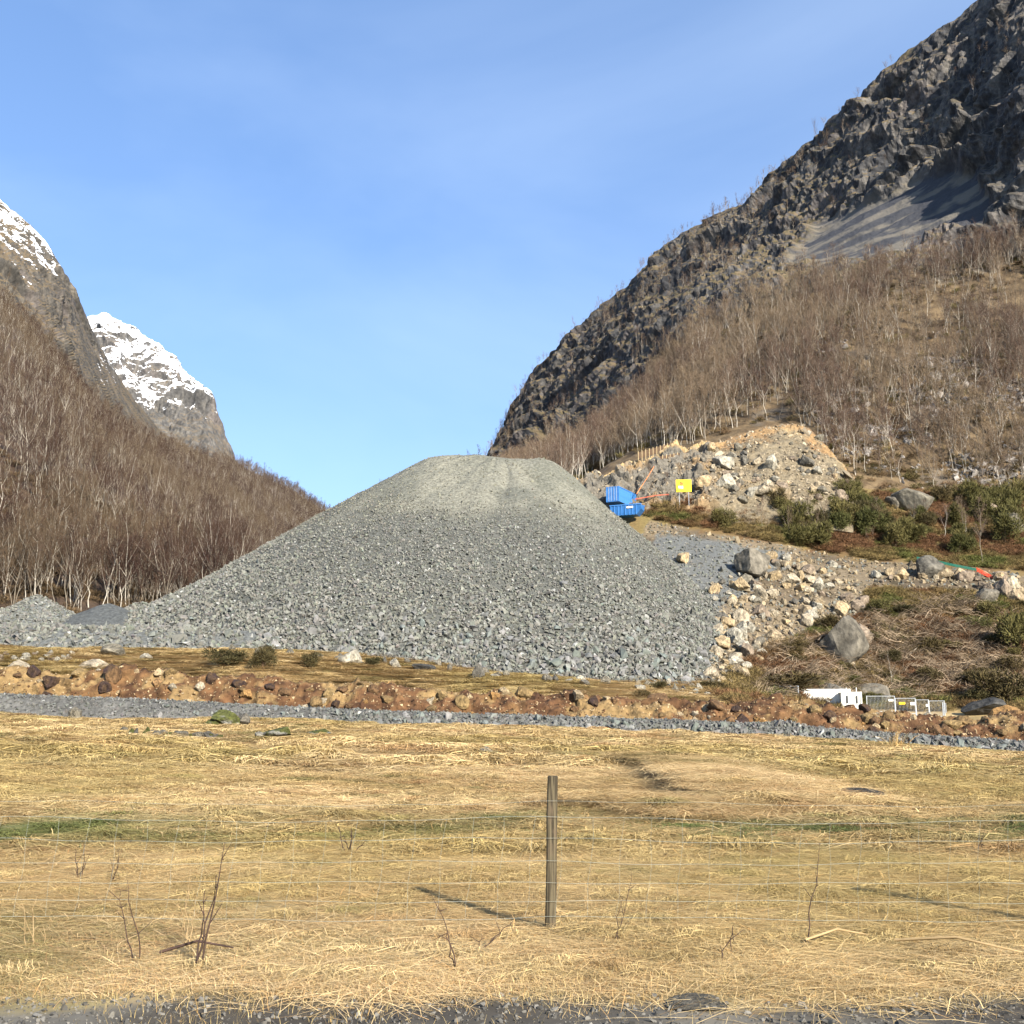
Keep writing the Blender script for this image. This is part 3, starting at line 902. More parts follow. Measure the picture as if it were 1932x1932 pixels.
sh2 = at(rpx_, rtop, rY + 2.7)
far = sh2 + np.array([0, 4.4, 0.02])
far2 = far + np.array([0, 1.5, -1.5])
prof = [toe, toe * 0.45 + sh * 0.55 + np.array([0, 0, 0.05]), sh, sh2, sh2 * 0.6 + far * 0.4 + np.array([0, 0, 0.06]), far, far2]
RG = []
for k in range(6):
    for q in np.linspace(0, 1, 6, endpoint=False):
        RG.append(prof[k] * (1 - q) + prof[k + 1] * q)
RG.append(prof[6])
RG = np.array(RG)
RG[..., 2] += 0.10 * fbm(RG, 1.6, 3, 181) + 0.05 * fbm(RG, 0.5, 2, 183)
bump_px = np.exp(-((rpx_ - 1480) / 45) ** 2)[None] * np.exp(-((np.arange(len(RG))[:, None] - 14) / 7.0) ** 2)
RG[..., 2] += 0.45 * bump_px
rc = mixc(np.array((0.085, 0.083, 0.076)), np.array((0.118, 0.115, 0.104)), smooth01(fbm(RG, 2.0, 3, 185), -0.3, 0.3))
road = link('gravel_road', mesh_from('gravel_road', RG.reshape(-1, 3), grid_tris(len(RG), len(tt)), M_HEAP, rc.reshape(-1, 3), smooth=True))
tag(road, 'raised grey gravel road crossing behind the meadow', kind='structure')
r3 = np.random.default_rng(13)
n = 20000
jj = r3.integers(0, 419, n); ii = np.clip((r3.random(n) ** 1.3 * 26), 0, 35).astype(int)
P = RG[ii, jj] + np.c_[r3.uniform(-0.12, 0.12, n), r3.uniform(-0.12, 0.12, n), np.zeros(n)]
px_ = rpx_[jj]
coarse = np.interp(px_, [-500, 0, 500, 620, 660, 1450, 1480, 2450], [0.2, 0.2, 0.2, 0.3, 0.9, 0.75, 0.9, 1.0])
low = ii < 12
k = np.where(low, r3.random(n) < 0.35 + 0.65 * coarse, r3.random(n) < 0.55)
sz = np.where(low, 0.16 + 0.26 * coarse * r3.random(n) ** 0.8, 0.12 + 0.10 * r3.random(n)) * np.exp(r3.normal(0, 0.2, n))
scatter_stones('roadside_rubble', P[k], sz[k] * 1.15, stone_cols(k.sum(), r3, (0.118, 0.118, 0.106)), M_STONE, road, r3)
lj = r3.choice(np.arange(100, 395), 170, replace=False)
for q in sorted(lj):
    row = int(r3.integers(0, 11))
    s_ = (0.35 + 0.45 * r3.random()) * (0.6 + 0.6 * np.interp(rpx_[q], [0, 600, 660, 2450], [0, 0.1, 0.7, 0.8]))
    link('riprap_stone', STONE_MESH[int(r3.integers(12))], road, RG[row, q] + (0, -0.05, 0.08), r3.uniform(0, 6.28, 3), s_ * r3.uniform(0.8, 1.25, 3))

crest_px = [-500, 0, 60, 130, 200, 240, 300, 420, 520, 560, 620, 700, 800, 950, 1100, 1200, 1290, 1350, 1400, 1440, 1500, 1600, 1700, 1790, 1850, 1880, 1905, 1960, 2100, 2450]
crest_py = [-6 + 1231 if False else 1231, 1250, 1262, 1266, 1256, 1252, 1266, 1272, 1270, 1282, 1288, 1282, 1296, 1304, 1306, 1312, 1318, 1326, 1322, 1312, 1318, 1332, 1340, 1352, 1352, 1344, 1334, 1330, 1345, 1370]
bpx = np.linspace(-480, 2430, 900)
cr = at(bpx, np.interp(bpx, crest_px, crest_py) + 7, np.interp(bpx, [-600, 1932, 2600], [107, 99, 96]))
f0 = np.stack([np.interp(bpx, rpx_, far[:, 0]), np.interp(bpx, rpx_, far[:, 1]), np.interp(bpx, rpx_, far[:, 2])], -1)
f0 = f0 + np.array([0, 0.2, -0.6])
f0[:, 0] = cr[:, 0]
bk = cr + np.array([0, 2.2, -0.3]); bk2 = cr + np.array([0, 5.5, 0])
bk2[:, 2] = np.minimum(gbase(bk2[:, 0], bk2[:, 1]) - 0.4, cr[:, 2] - 0.8)
BG = []
pr = [f0, f0 * 0.5 + cr * 0.5 + np.array([0, -0.4, 0.15]), cr, bk, bk2]
for k in range(4):
    for q in np.linspace(0, 1, 14 if k < 2 else 8, endpoint=False):
        BG.append(pr[k] * (1 - q) + pr[k + 1] * q)
BG.append(pr[4])
BG = np.array(BG)
BNn = normals_of(BG); BNn = np.where(BNn[..., 1:2] > 0, -BNn, BNn)
lump = 0.62 * fbm(BG, 1.9, 4, 191, 0.6) + 0.5 * blocks(BG, 1.5, 193) * 0.5 + 0.30 * np.maximum(0, fbm(BG, 0.9, 3, 195, ridged=True))
BG = BG + BNn * lump[..., None]
bpxg = np.broadcast_to(bpx, BG.shape[:2])
sn = fbm(BG, 2.4, 4, 197)
dk = mixc(np.array((0.052, 0.025, 0.012)), np.array((0.118, 0.060, 0.027)), smooth01(fbm(BG, 0.8, 3, 199), -0.3, 0.35))
oc = mixc(np.array((0.185, 0.105, 0.042)), np.array((0.085, 0.042, 0.018)), smooth01(fbm(BG, 1.1, 3, 201), -0.2, 0.3))
ochre = np.clip(np.interp(bpxg, [-500, 230, 330, 1050, 1350, 1450, 1860, 1890, 2450], [0.65, 0.6, 0.10, 0.15, 0.35, 0.05, 0.05, 0.8, 0.3]) + 0.9 * sn, 0, 1)
bc = mixc(dk, oc, ochre)
sod = smooth01(fbm(BG, 3.2, 3, 203), 0.10, 0.30) * 0.85
bc = mixc(bc, np.array((0.21, 0.14, 0.06)), sod)
soil = tag(link('soil_bank', None), 'long bank of dug brown soil, sods and stones behind the gravel road', 'soil bank')
link('soil', mesh_from('bank_soil', BG.reshape(-1, 3), grid_tris(*bpxg.shape), M_SOIL, bc.reshape(-1, 3), smooth=True), soil)
n = 9000
jj = r3.integers(0, 899, n); ii = (r3.random(n) * 34).astype(int)
P = BG[ii, jj]
cs = np.where((r3.random(n) < 0.45)[:, None], np.array((0.34, 0.25, 0.14)), np.array((0.09, 0.045, 0.02))) * r3.uniform(0.6, 1.25, (n, 1))
scatter_stones('small_stones', P, 0.09 + 0.22 * r3.random(n) ** 3, cs, M_STONE, soil, r3)

# ------------------------------------------------------------------ boulders one can pick apart
PALETTE = {
    'cream': [(0.36, 0.27, 0.155), (0.29, 0.225, 0.14), (0.34, 0.285, 0.20)],
    'grey': [(0.145, 0.128, 0.098), (0.115, 0.105, 0.085), (0.175, 0.155, 0.115)],
    'white': [(0.32, 0.29, 0.225)], 'ochre': [(0.30, 0.17, 0.062), (0.26, 0.155, 0.07)], 'pink': [(0.22, 0.17, 0.12)],
    'dark': [(0.055, 0.053, 0.048)], 'sod': [(0.22, 0.15, 0.065), (0.17, 0.11, 0.048), (0.13, 0.075, 0.035)], 'moss': [(0.08, 0.085, 0.02)], 'soil': [(0.060, 0.036, 0.019)],
}
BMESH = {}
def bmesh_for(key, k, c):
    kk = (key, k, c)
    if kk not in BMESH:
        V, T = BOULDERS[k]
        pal = PALETTE[key][c % len(PALETTE[key])]
        col = np.array(pal)[None] * (0.85 + 0.3 * vnoise(V * 2 + k, 5)[:, None])
        if key == 'moss':
            col = mixc(np.array((0.20, 0.19, 0.165)), np.array((0.075, 0.08, 0.02)), smooth01(V[:, 2] + 0.6 * vnoise(V * 3.0, 3), -0.35, 0.1))
        BMESH[kk] = mesh_from('boulder_%s_%d_%d' % kk, V, T, M_BOULDER, np.clip(col, 0.02, 0.85), smooth=(key in ('sod',)))
    return BMESH[kk]

r4 = np.random.default_rng(14)
def boulder(px, py, wpx, hpx, key, name='boulder', label=None, cat='boulder', group=None, base=None, rot=None, parent=None, k=None):
    p = hit(px, py, 60 if py < 1420 else 3) if base is None else np.array(base)
    s = p[1] / F
    w, h = wpx * s, hpx * s
    o = link(name, bmesh_for(key, int(r4.integers(9)) if k is None else k, int(r4.integers(3))), parent, p + (0, w * 0.15, h * (0.40 if name != 'field_stone' else 0.62)),
             ((r4.uniform(-0.25, 0.25), r4.uniform(-0.25, 0.25)) if hpx > 0.35 * wpx else (0.0, 0.0)) + ( r4.uniform(0, 6.28) if rot is None else rot,), (w * 0.55, w * 0.60, h * 0.85))
    if parent is None:
        tag(o, label, cat, group)
    return o

named = [
    # on the bank and the strip of grass below the pile
    (945, 1262, 60, 24, 'cream', 'large tan boulder in the grass at the foot of the rock pile'),
    (800, 1266, 42, 13, 'dark', 'flat dark slab of rock in the grass below the pile'),
    (660, 1254, 34, 26, 'white', 'blocky pale grey rock where the rubble meets the grass'),
    (746, 1260, 20, 14, 'white', 'small white rock alone in the grass below the pile'),
    (903, 1282, 24, 24, 'grey', 'upright split grey rock in front of the tan boulder'),
    (215, 1238, 38, 18, 'grey', 'broad lichen-grey boulder in the grass behind the soil bank'),
    (275, 1245, 18, 10, 'white', 'small pale stone in the grass between bank and rubble'),
    (345, 1308, 56, 28, 'cream', 'big cream block lodged at the foot of the soil bank'),
    (190, 1305, 46, 34, 'cream', 'tall pale block beside the grass sods in the soil bank'),
    (172, 1262, 46, 16, 'cream', 'flat cream rock on the crest of the soil bank'),
    (28, 1292, 52, 38, 'cream', 'large pale boulder in the soil bank at the left edge'),
    (738, 1316, 34, 30, 'ochre', 'rusty orange boulder sitting in the dark soil'),
    (735, 1342, 26, 17, 'dark', 'dark slab standing up at the edge of the gravel road'),
    (1240, 1345, 46, 30, 'sod', 'big earth-covered boulder at the foot of the soil bank'),
    (1165, 1338, 38, 12, 'soil', 'flat brown slab half buried in the soil bank'),
    (1715, 1392, 20, 20, 'cream', 'upright cream stone on the roadside below the wire panels'),
    (1742, 1393, 28, 15, 'cream', 'wide cream stone next to the upright one by the road'),
    (1905, 1372, 60, 34, 'ochre', 'rusty rubble mound of pinkish soil at the right edge'),
    # slope on the right
    (1590, 1252, 84, 72, 'grey', 'huge cracked pinkish-grey boulder in the brushwood on the bank'),
    (1625, 1215, 50, 34, 'pink', 'smaller pink-grey rock leaning on top of the huge cracked boulder'),
    (1600, 1265, 24, 18, 'cream', 'pale stone in front of the huge cracked boulder'),
    (1570, 1318, 44, 26, 'grey', 'grey rock just above the white container'),
    (1650, 1325, 66, 34, 'grey', 'wide grey outcrop behind the end of the white containers'),
    (1715, 962, 76, 46, 'grey', 'large smooth grey boulder standing in the pine scrub'),
    (1683, 958, 26, 20, 'grey', 'rounded grey stone on the left of the large smooth boulder'),
    (1868, 985, 46, 42, 'pink', 'pointed pink-grey rock among pines near the right edge'),
    (1918, 1002, 34, 34, 'grey', 'grey boulder cut by the right edge above the pines'),
    (1507, 985, 34, 28, 'dark', 'dark boulder beside the dark juniper'),
    (1420, 1088, 62, 46, 'grey', 'grey rock slab partly buried beside the gravel tongue'),
    (1757, 1090, 46, 34, 'grey', 'rounded grey boulder on the rubble track below the green netting'),
    (1784, 1092, 26, 20, 'cream', 'pale stone touching the rounded boulder on the track'),
    (1288, 1062, 26, 18, 'cream', 'single cream block on the right shoulder of the pile'),
    (1348, 1120, 18, 18, 'cream', 'tan block stuck in the gravel right of the pile'),
    (1825, 1098, 26, 20, 'pink', 'square pinkish block at the downhill edge of the track'),
    (1862, 1142, 40, 30, 'grey', 'tilted grey block in the rubble near the right edge'),
    (1893, 1130, 30, 32, 'pink', 'brownish boulder next to the tilted grey block'),
    (1916, 1120, 24, 26, 'cream', 'cream rock at the end of the track by the right edge'),
    (1750, 1355, 14, 9, 'white', 'small pale heap of stones inside the wire panels'),
    (1860, 1348, 70, 26, 'dark', 'low dark outcrop behind the end of the wire panels'),
]
for (px, py, w, h, key, lab) in named:
    boulder(px, py, w, h, key, label=lab, k=None)
# mossy stones of the meadow
for (px, py, w, h, key, lab) in [
        (418, 1372, 46, 22, 'moss', 'moss-covered boulder in the meadow next to a pale one'),
        (456, 1371, 32, 18, 'grey', 'lichen-white boulder leaning on the mossy one'),
        (398, 1372, 22, 10, 'moss', 'low mossy stone left of the moss-covered boulder'),
        (524, 1396, 44, 18, 'moss', 'round mossy stone with white lichen in the meadow'),
        (488, 1395, 14, 11, 'white', 'small white stone left of the round mossy stone'),
        (601, 1388, 32, 9, 'moss', 'flat mossy stone near the grass tussock'),
        (140, 1358, 22, 18, 'grey', 'single pale grey stone near the road on the left'),
        (920, 1421, 22, 8, 'white', 'little white stone lying in the middle of the meadow'),
        (1632, 1508, 84, 13, 'dark', 'dark flat bedrock patch showing through the meadow'),
        (1310, 1902, 110, 5, 'grey', 'flat grey slab set in the gravel verge')]:
    boulder(px, py, w, h, key, 'field_stone', lab, 'stone')
for q in range(26):     # old wall footing in the meadow
    px = 232 + 180 * q / 25 + r4.uniform(-4, 4)
    boulder(px, 1386 + 12 * (q / 25) + r4.uniform(-3, 4), r4.uniform(8, 22), r4.uniform(6, 14), 'grey' if r4.random() < 0.6 else 'moss', 'wall_stone',
            'grey stone in the sunken row of stones in the left meadow', 'stone', 'row of old stones in the left meadow')
for q in range(30):     # white stones at the left edge
    boulder(r4.uniform(-30, 135), r4.uniform(1234, 1250), r4.uniform(6, 16), r4.uniform(4, 9), 'white' if r4.random() < 0.7 else 'pink', 'stone',
            'whitish stone in the strewn patch behind the soil bank at the left edge', 'stone', 'strewn white stones behind the soil bank')
for q in range(110):     # clods and stones on the soil bank
    j = int(r4.integers(150, 750)); i = int(r4.integers(4, 27))
    key = r4.choice(['sod', 'sod', 'sod', 'cream', 'cream', 'soil', 'ochre'])
    w = r4.uniform(12, 30) if key in ('sod', 'soil') else r4.uniform(8, 22)
    boulder(0, 0, w, w * r4.uniform(0.5, 0.85), key, {'sod': 'sod', 'soil': 'clod'}.get(key, 'stone'), base=BG[i, j] - np.array([0, 0, 0.1]), parent=soil)
for q in range(60):     # loose grey stones along the toe of the pile
    px = r4.uniform(430, 1340)
    toe_ = np.interp(px, [430, 680, 900, 1150, 1340], [1222, 1234, 1262, 1286, 1308])
    boulder(px, toe_ + r4.uniform(-6, 14), r4.uniform(6, 20), r4.uniform(5, 13), r4.choice(['grey', 'grey', 'white']), 'stone',
            'loose stone at the toe of the pile ' + ('near the junipers' if px < 640 else 'near the blocky pale rock' if px < 780 else 'left of the large tan boulder' if px < 930 else 'right of the large tan boulder' if px < 1120 else 'near its right corner'), 'stone', 'loose stones along the toe of the rock pile')
CREAM_POLY = [(1340, 1100), (1400, 1070), (1480, 1050), (1640, 1075), (1930, 1100), (1932, 1160), (1850, 1135), (1780, 1108), (1640, 1108), (1625, 1165), (1560, 1190), (1480, 1200), (1440, 1240), (1400, 1300), (1330, 1310), (1345, 1180)]
cnt = 0
while cnt < 260:
    px, py = r4.uniform(1325, 1932), r4.uniform(1045, 1312)
    if not in_poly(px, py, CREAM_POLY): continue
    cnt += 1
    big = r4.random() ** 2.2
    w = 6.5 + 21 * big
    key = str(r4.choice(['cream', 'cream', 'cream', 'cream', 'grey', 'pink', 'white']))
    word = {'cream': 'cream', 'grey': 'grey', 'pink': 'brownish', 'white': 'whitish'}[key]
    word = ('small ' if w < 9.5 else 'middling ' if w < 15 else 'large ') + word
    if px >= 1850: place = 'at the right end of the track below the red netting'
    elif px >= 1740: place = 'on the track around the rounded grey boulder'
    elif px >= 1640: place = 'on the track below the green netting'
    elif py < 1085: place = 'along the top of the rubble slope beside the gravel tongue'
    elif px > 1540: place = 'in the thick cluster right of mid slope, next to the heather'
    elif py > 1235: place = 'at the foot of the rubble slope next to the low shrub'
    elif py > 1165: place = 'low on the rubble slope above the juniper thicket'
    elif px > 1450: place = 'in the middle of the rubble slope'
    else: place = 'in the upper rubble beside the grey pile'
    boulder(px, py, w, w * r4.uniform(0.6, 0.95), key, 'boulder', '%s boulder %s' % (word, place), 'boulder', 'tumbled boulders right of the pile' if px < 1650 else 'boulders along the track')
r5 = np.random.default_rng(15)
def poly_points(poly, n, r, lo=120):
    a = np.array(poly); out = []
    while len(out) < n:
        px, py = r.uniform(a[:, 0].min(), a[:, 0].max()), r.uniform(a[:, 1].min(), a[:, 1].max())
        if in_poly(px, py, poly): out.append((px, py))
    return np.array(out)
def hits(pp, lo=100.0, hi=245.0):
    Y = np.geomspace(lo, hi, 260)
    P = at(pp[:, :1], pp[:, 1:2], Y[None, :])
    b = P[..., 2] <= gz(P[..., 0], P[..., 1])
    k = np.argmax(b, axis=1)
    Q = P[np.arange(len(pp)), k]
    Q[:, 2] = gz(Q[:, 0], Q[:, 1])
    return Q[b.any(axis=1)]
Q = hits(poly_points(RUBBLE_POLY, 8500, r5))
qx, qy = proj(Q)
grey = in_poly(qx, qy, TONGUE_POLY) | (r5.random(len(Q)) < 0.40)
cols = np.where(grey[:, None], stone_cols(len(Q), r5), np.array((0.22, 0.175, 0.11)) * r5.uniform(0.5, 1.35, (len(Q), 1)))
tag(scatter_stones('slope_rubble', Q, np.where(grey, 0.35, 0.42) * np.exp(r5.normal(0, 0.4, len(Q))), cols, M_STONE, None, r5), 'small mixed rubble covering the slope right of the pile')

# ------------------------------------------------------------------ trees
def birch_shape(seed, h=11.5, twigs=430, spread=1.0, lean=0.0, fork=False):
    r = np.random.default_rng(seed)
    tr, cr_ = MB(), MB()
    n = 9
    z = np.linspace(0, 1, n)
    bend = np.cumsum(r.normal(0, 0.035, (n, 2)), axis=0) * h * 0.5
    bend -= bend[0]
    stem = np.c_[bend[:, 0] + lean * h * z ** 1.4, bend[:, 1], z * h]
    stem[0, 2] = -0.8
    rad = np.interp(z, [0, 0.08, 0.5, 1], [0.105, 0.08, 0.05, 0.010]) * h / 11.5
    tr.tube(stem, rad, 5)
    tips = []
    nl = 15
    for k in range(nl):
        t0 = r.uniform(0.34, 0.93) if k > 1 else r.uniform(0.25, 0.4)
        b = np.array([np.interp(t0, z, stem[:, q]) for q in range(3)])
        az = r.uniform(0, 6.283)
        L = h * (0.34 * (1.08 - t0) + 0.07) * spread * r.uniform(0.7, 1.2)
        el = r.uniform(0.75, 1.15)
        d = np.array([math.cos(az) * math.cos(el), math.sin(az) * math.cos(el), math.sin(el)])
        m = b + d * L * 0.5 + np.array([0, 0, 0.06 * L]); e = b + d * L + np.array([0, 0, 0.22 * L])
        (tr if k < 4 else cr_).tube(np.array([b, m, e]), [0.045 * (1.2 - t0) * h / 11.5 + 0.012, 0.025, 0.008], 3, (1.0, 1.0, 1.0) if k >= 4 else (1, 1, 1), caps=False)
        tips.append((b, m, e))
    tips.append((stem[-4], stem[-3], stem[-1]))
    V = np.zeros((twigs, 3, 3)); C = np.zeros((twigs, 3, 3))
    for q in range(twigs):
        b, m, e = tips[int(r.integers(len(tips)))]
        t0 = r.uniform(0.15, 1.0)
        p = (b * (1 - t0) ** 2 + 2 * m * t0 * (1 - t0) + e * t0 ** 2)
        d = r.normal(0, 1, 3) * np.array([1, 1, 0.55]) + np.array([0, 0, 0.75])
        d /= np.linalg.norm(d)
        L = r.uniform(0.5, 1.5) * h / 11.5
        w = np.cross(d, r.normal(0, 1, 3)); w *= r.uniform(0.012, 0.024) / np.linalg.norm(w)
        V[q] = [p - w, p + w, p + d * L]
        C[q] = r.uniform(0.7, 1.35)
    cr_.add(V.reshape(-1, 3), np.arange(twigs * 3).reshape(-1, 3), C.reshape(-1, 3))
    return tr, cr_

TREE_SPECS = [(301, 12.5, 0.0), (302, 11.0, 0.10), (303, 12.0, -0.06), (304, 10.0, 0.04), (305, 13.0, -0.02), (306, 9.0, -0.12), (307, 11.5, 0.02), (308, 12.0, 0.07), (309, 9.5, 0.02), (310, 8.0, -0.05), (311, 10.5, 0.05), (312, 7.0, 0.0)]
TRUNKS, CROWNS, CROWNSL, JOINED, JOINEDL = [], [], [], [], []
for k, (sd, h, ln) in enumerate(TREE_SPECS):
    tr, cr_ = birch_shape(sd, h, 470, 0.9 + 0.3 * (k % 3) / 2 + (0.75 if k > 7 else 0), ln)
    TRUNKS.append(tr.mesh('birch_trunk_%d' % k, M_BARK, True))
    CROWNS.append(cr_.mesh('birch_crown_%d' % k, M_TWIG)); CROWNSL.append(cr_.mesh('birch_crown_left_%d' % k, M_TWIGL))
    tr, cr_ = birch_shape(sd, h, 300, 0.9 + 0.3 * (k % 3) / 2 + (0.75 if k > 7 else 0), ln)
    Va, Ta, Ca = tr.get(); Vb, Tb, Cb = cr_.get()
    for lst, tw, nm in ((JOINED, M_TWIG, 'birch_%d'), (JOINEDL, M_TWIGL, 'birch_left_%d')):
        lst.append(mesh_from(nm % k, np.r_[Va, Vb], np.r_[Ta, Tb + len(Va)], [M_BARK, tw], np.r_[Ca, Cb], midx=np.r_[np.zeros(len(Ta)), np.ones(len(Tb))]))

def sample_surface(P, weight, n, r):
    """n random points on a grid surface, by area times weight; also the grid indices."""
    du, dv = P[:-1, 1:] - P[:-1, :-1], P[1:, :-1] - P[:-1, :-1]
    area = np.linalg.norm(np.cross(du, dv), axis=-1) * weight[:-1, :-1]
    c = np.cumsum(area.ravel()); k = np.searchsorted(c, r.random(n) * c[-1])
    k = np.minimum(k, area.size - 1)
    i, j = np.unravel_index(k, area.shape)
    a, b = r.random(n)[:, None], r.random(n)[:, None]
    Q = P[i, j] * (1 - a) * (1 - b) + P[i + 1, j] * a * (1 - b) + P[i, j + 1] * (1 - a) * b + P[i + 1, j + 1] * a * b
    return Q, i, j

r6 = np.random.default_rng(16)
# right wood: dense on the slope, thinner over the talus, a few on ledges and the ridge
clear = fbm(RB, 24.0, 3, 211)
wR = rforest * smooth01(rrow, 8, 14) * np.where(clear > 0.28, 0.25, 1.0)
wR = wR * np.where(rpx > 1560, np.interp(rpy, [600, 760, 960], [1.0, 0.75, 0.38]), 1.0) * np.where(in_poly(rpx, rpy, FACE_POLY), 0.0, 1.0)
wR = wR * ((rpx > 900) & (rpx < 2250))
wR = wR * np.interp(fbm(RB, 14.0, 3, 213), [-0.3, 0.1], [0.25, 1.0])
QR, iR, jR = sample_surface(RP, wR, 4500, r6)
ledge = (1 - rforest) * (rrow < 400) * np.where(fbm(RB, 30.0, 3, 215) > 0.12, 1.0, 0.05) * (1 - rslab) * np.interp(rpx, [900, 1500, 1600], [1.0, 0.8, 0.3])
QC, _, _ = sample_surface(RP, ledge, 900, r6)
ridge = np.exp(-((rrow - 404) / 7.0) ** 2) * np.interp(rpx, [880, 930, 1000, 1080, 1250, 1480, 1560, 1700, 1900], [1.4, 1.0, 0.2, 0.5, 1.0, 0.8, 0.25, 0.05, 0.05])
QG, _, _ = sample_surface(RP, ridge, 620, r6)
# left wood
_px, _Y = r6.uniform(215, 460, 260), r6.uniform(192, 262, 260)
QX = at(_px, np.full(260, 1150.0), _Y); QX[:, 2] = gz(QX[:, 0], QX[:, 1])
wL = lforest * smooth01(lrow, 4, 5) * (1 + 1.5 * (lrow < 14)) * (lrow < 262) * (lpx > -330) * np.interp(fbm(LB, 16.0, 3, 217), [-0.3, 0.1], [0.35, 1.0])
QL, iL, jL = sample_surface(LP, wL, 9500, r6)
QL = np.r_[QL, QX[pile_z(QX[:, 0], QX[:, 1]) < QX[:, 2]]]

def tree_set(name, Q, hs, r):
    n = len(Q)
    return dict(P=Q, rot=np.c_[r.normal(0, 0.075, (n, 2)), r.uniform(0, 6.283, n)], scl=hs[:, None] * np.c_[np.ones(n), np.ones(n), r.uniform(0.75, 1.25, n)], idx=r.integers(0, 12, n))
allR = tree_set('r', QR, r6.uniform(0.75, 1.15, len(QR)), r6)
allL = tree_set('l', QL, r6.uniform(0.8, 1.2, len(QL)) * np.interp(QL[:, 1], [200, 500, 1300], [1.05, 0.9, 0.8]), r6)
PILE_POLY = [(330, 1250), (360, 1140), (600, 1000), (810, 880), (880, 858), (1060, 866), (1215, 980), (1215, 1250)]
def nearest(S, n, xlo, xhi, ylo, yhi):
    px, py = proj(S['P'])
    ok = (px > xlo) & (px < xhi) & (py > ylo) & (py < yhi) & ~in_poly(px, py, PILE_POLY)
    key = np.where(ok, S['scl'][:, 2] / S['P'][:, 1], -1)
    return np.argsort(-key)[:n]
def individual(S, ids, crowns, labeler, group):
    for q in ids:
        p = S['P'][q]
        px, py = proj(p)
        t = link('birch_tree', None, loc=p, rot=S['rot'][q], scl=S['scl'][q])
        tag(t, labeler(float(px), float(py)), 'birch', group)
        k = int(S['idx'][q])
        link('trunk', TRUNKS[k], t); link('crown', crowns[k], t)
def mass(name, S, ids, src, label):
    m = np.ones(len(S['P']), bool); m[ids] = False
    tag(scatter_gn(name, S['P'][m], S['rot'][m], S['scl'][m], S['idx'][m], src), label)
idR = nearest(allR, 150, 1010, 1945, 420, 1000)
def labR(px, py):
    row = 'lowest' if py > np.interp(px, [1010, 1200, 1480, 1560, 1932], [905, 872, 800, 905, 925]) else 'higher'
    if px < 1200: return '%s of the bare birches in the dark stand just right of the pile top' % row
    if px < 1340: return '%s of the white-stemmed birches in the stand behind the plank barriers' % row
    if px < 1545: return '%s of the slender bare birches on the slope above the blasted rock face' % row
    if px < 1690: return '%s of the bare birches on the slope just right of the blasted rock face' % row
    if px < 1800: return '%s of the bare birches on the slope behind the large smooth grey boulder' % row
    return '%s of the bare birches on the stony slope above the pines at the right edge' % row
individual(allR, idR, CROWNS, labR, 'birches of the right-hand wood')
idL = nearest(allL, 150, -20, 420, 800, 1175)
def labL(px, py):
    row = 'front-row' if py > 1130 else 'second-row' if py > 1105 else 'third-row'
    if px < 70: return '%s bare birch of the left wood in the corner at the left edge' % row
    if px < 140: return '%s bare birch of the left wood behind the leftmost gravel heap' % row
    if px < 200: return '%s bare birch of the left wood in the dip between the two left heaps' % row
    if px < 270: return '%s bare birch of the left wood behind the dark fine heap' % row
    return '%s bare birch of the left wood beside the flank of the pile' % row
individual(allL, idL, CROWNSL, labL, 'birches of the left-hand wood')
mass('birch_wood_right', allR, idR, JOINED, 'dense leafless birch wood covering the right slope')
mass('birch_wood_left', allL, idL, JOINEDL, 'dense leafless red-brown wood covering the left slope')
S = tree_set('c', np.r_[QC, QG], np.r_[r6.uniform(0.35, 0.75, len(QC)), r6.uniform(0.3, 0.72, len(QG))], r6)
tag(scatter_gn('ledge_birches', S['P'], S['rot'], S['scl'], S['idx'], JOINED), 'scattered small birches on the ledges and ridge of the crag')

# low bushes: upright twigs and needle sprays
def bush_shape(seed, n=420, rx=0.5, rz=0.9, leaf=0.16, upright=0.5, wid=0.022, base=0.0):
    r = np.random.default_rng(seed)
    m = MB()
    lobes = np.c_[r.normal(0, rx * 0.45, (9, 2)), r.uniform(0.25, 0.8, 9) * rz]
    V = np.zeros((n, 3, 3)); C = np.zeros((n, 3, 3))
    for q in range(n):
        l = lobes[int(r.integers(9))]
        d = r.normal(0, 1, 3); d /= np.linalg.norm(d)
        p = l + d * np.array([rx * 0.55, rx * 0.55, rz * 0.30]) * r.uniform(0.35, 1.0)
        p[2] = max(p[2], base + 0.02)
        v = d * np.array([1, 1, 0.6]) + np.array([0, 0, upright]) + r.normal(0, 0.35, 3)
        v /= np.linalg.norm(v)
        w = np.cross(v, r.normal(0, 1, 3)); w *= wid * r.uniform(0.7, 1.3) / np.linalg.norm(w)
        V[q] = [p - w, p + w, p + v * leaf * r.uniform(0.6, 1.4)]
        C[q] = r.uniform(0.55, 1.35)
    m.add(V.reshape(-1, 3), np.arange(n * 3).reshape(-1, 3), C.reshape(-1, 3))
    return m
def stems_shape(seed, n=5, h=0.8, s=0.3, rad=0.02):
    r = np.random.default_rng(seed)
    m = MB()
    for q in range(n):
        a = r.uniform(0, 6.28); o = np.array([math.cos(a), math.sin(a), 0]) * s * r.uniform(0.2, 1.0)
        m.tube(np.array([o * 0.15 + (0, 0, -0.1), o * 0.5 + (0, 0, h * 0.45), o + (0, 0, h * r.uniform(0.7, 1.0))]), [rad, rad * 0.7, rad * 0.3], 4, (0.6, 0.5, 0.4))
    return m
M_STEM = m_plain('twig_bark', (0.10, 0.062, 0.04), (0.17, 0.115, 0.075), 6.0)
BUSH = [(bush_shape(400 + k, 2600, 0.55, 1.0, 0.13, 0.5, 0.017), stems_shape(420 + k)) for k in range(4)]
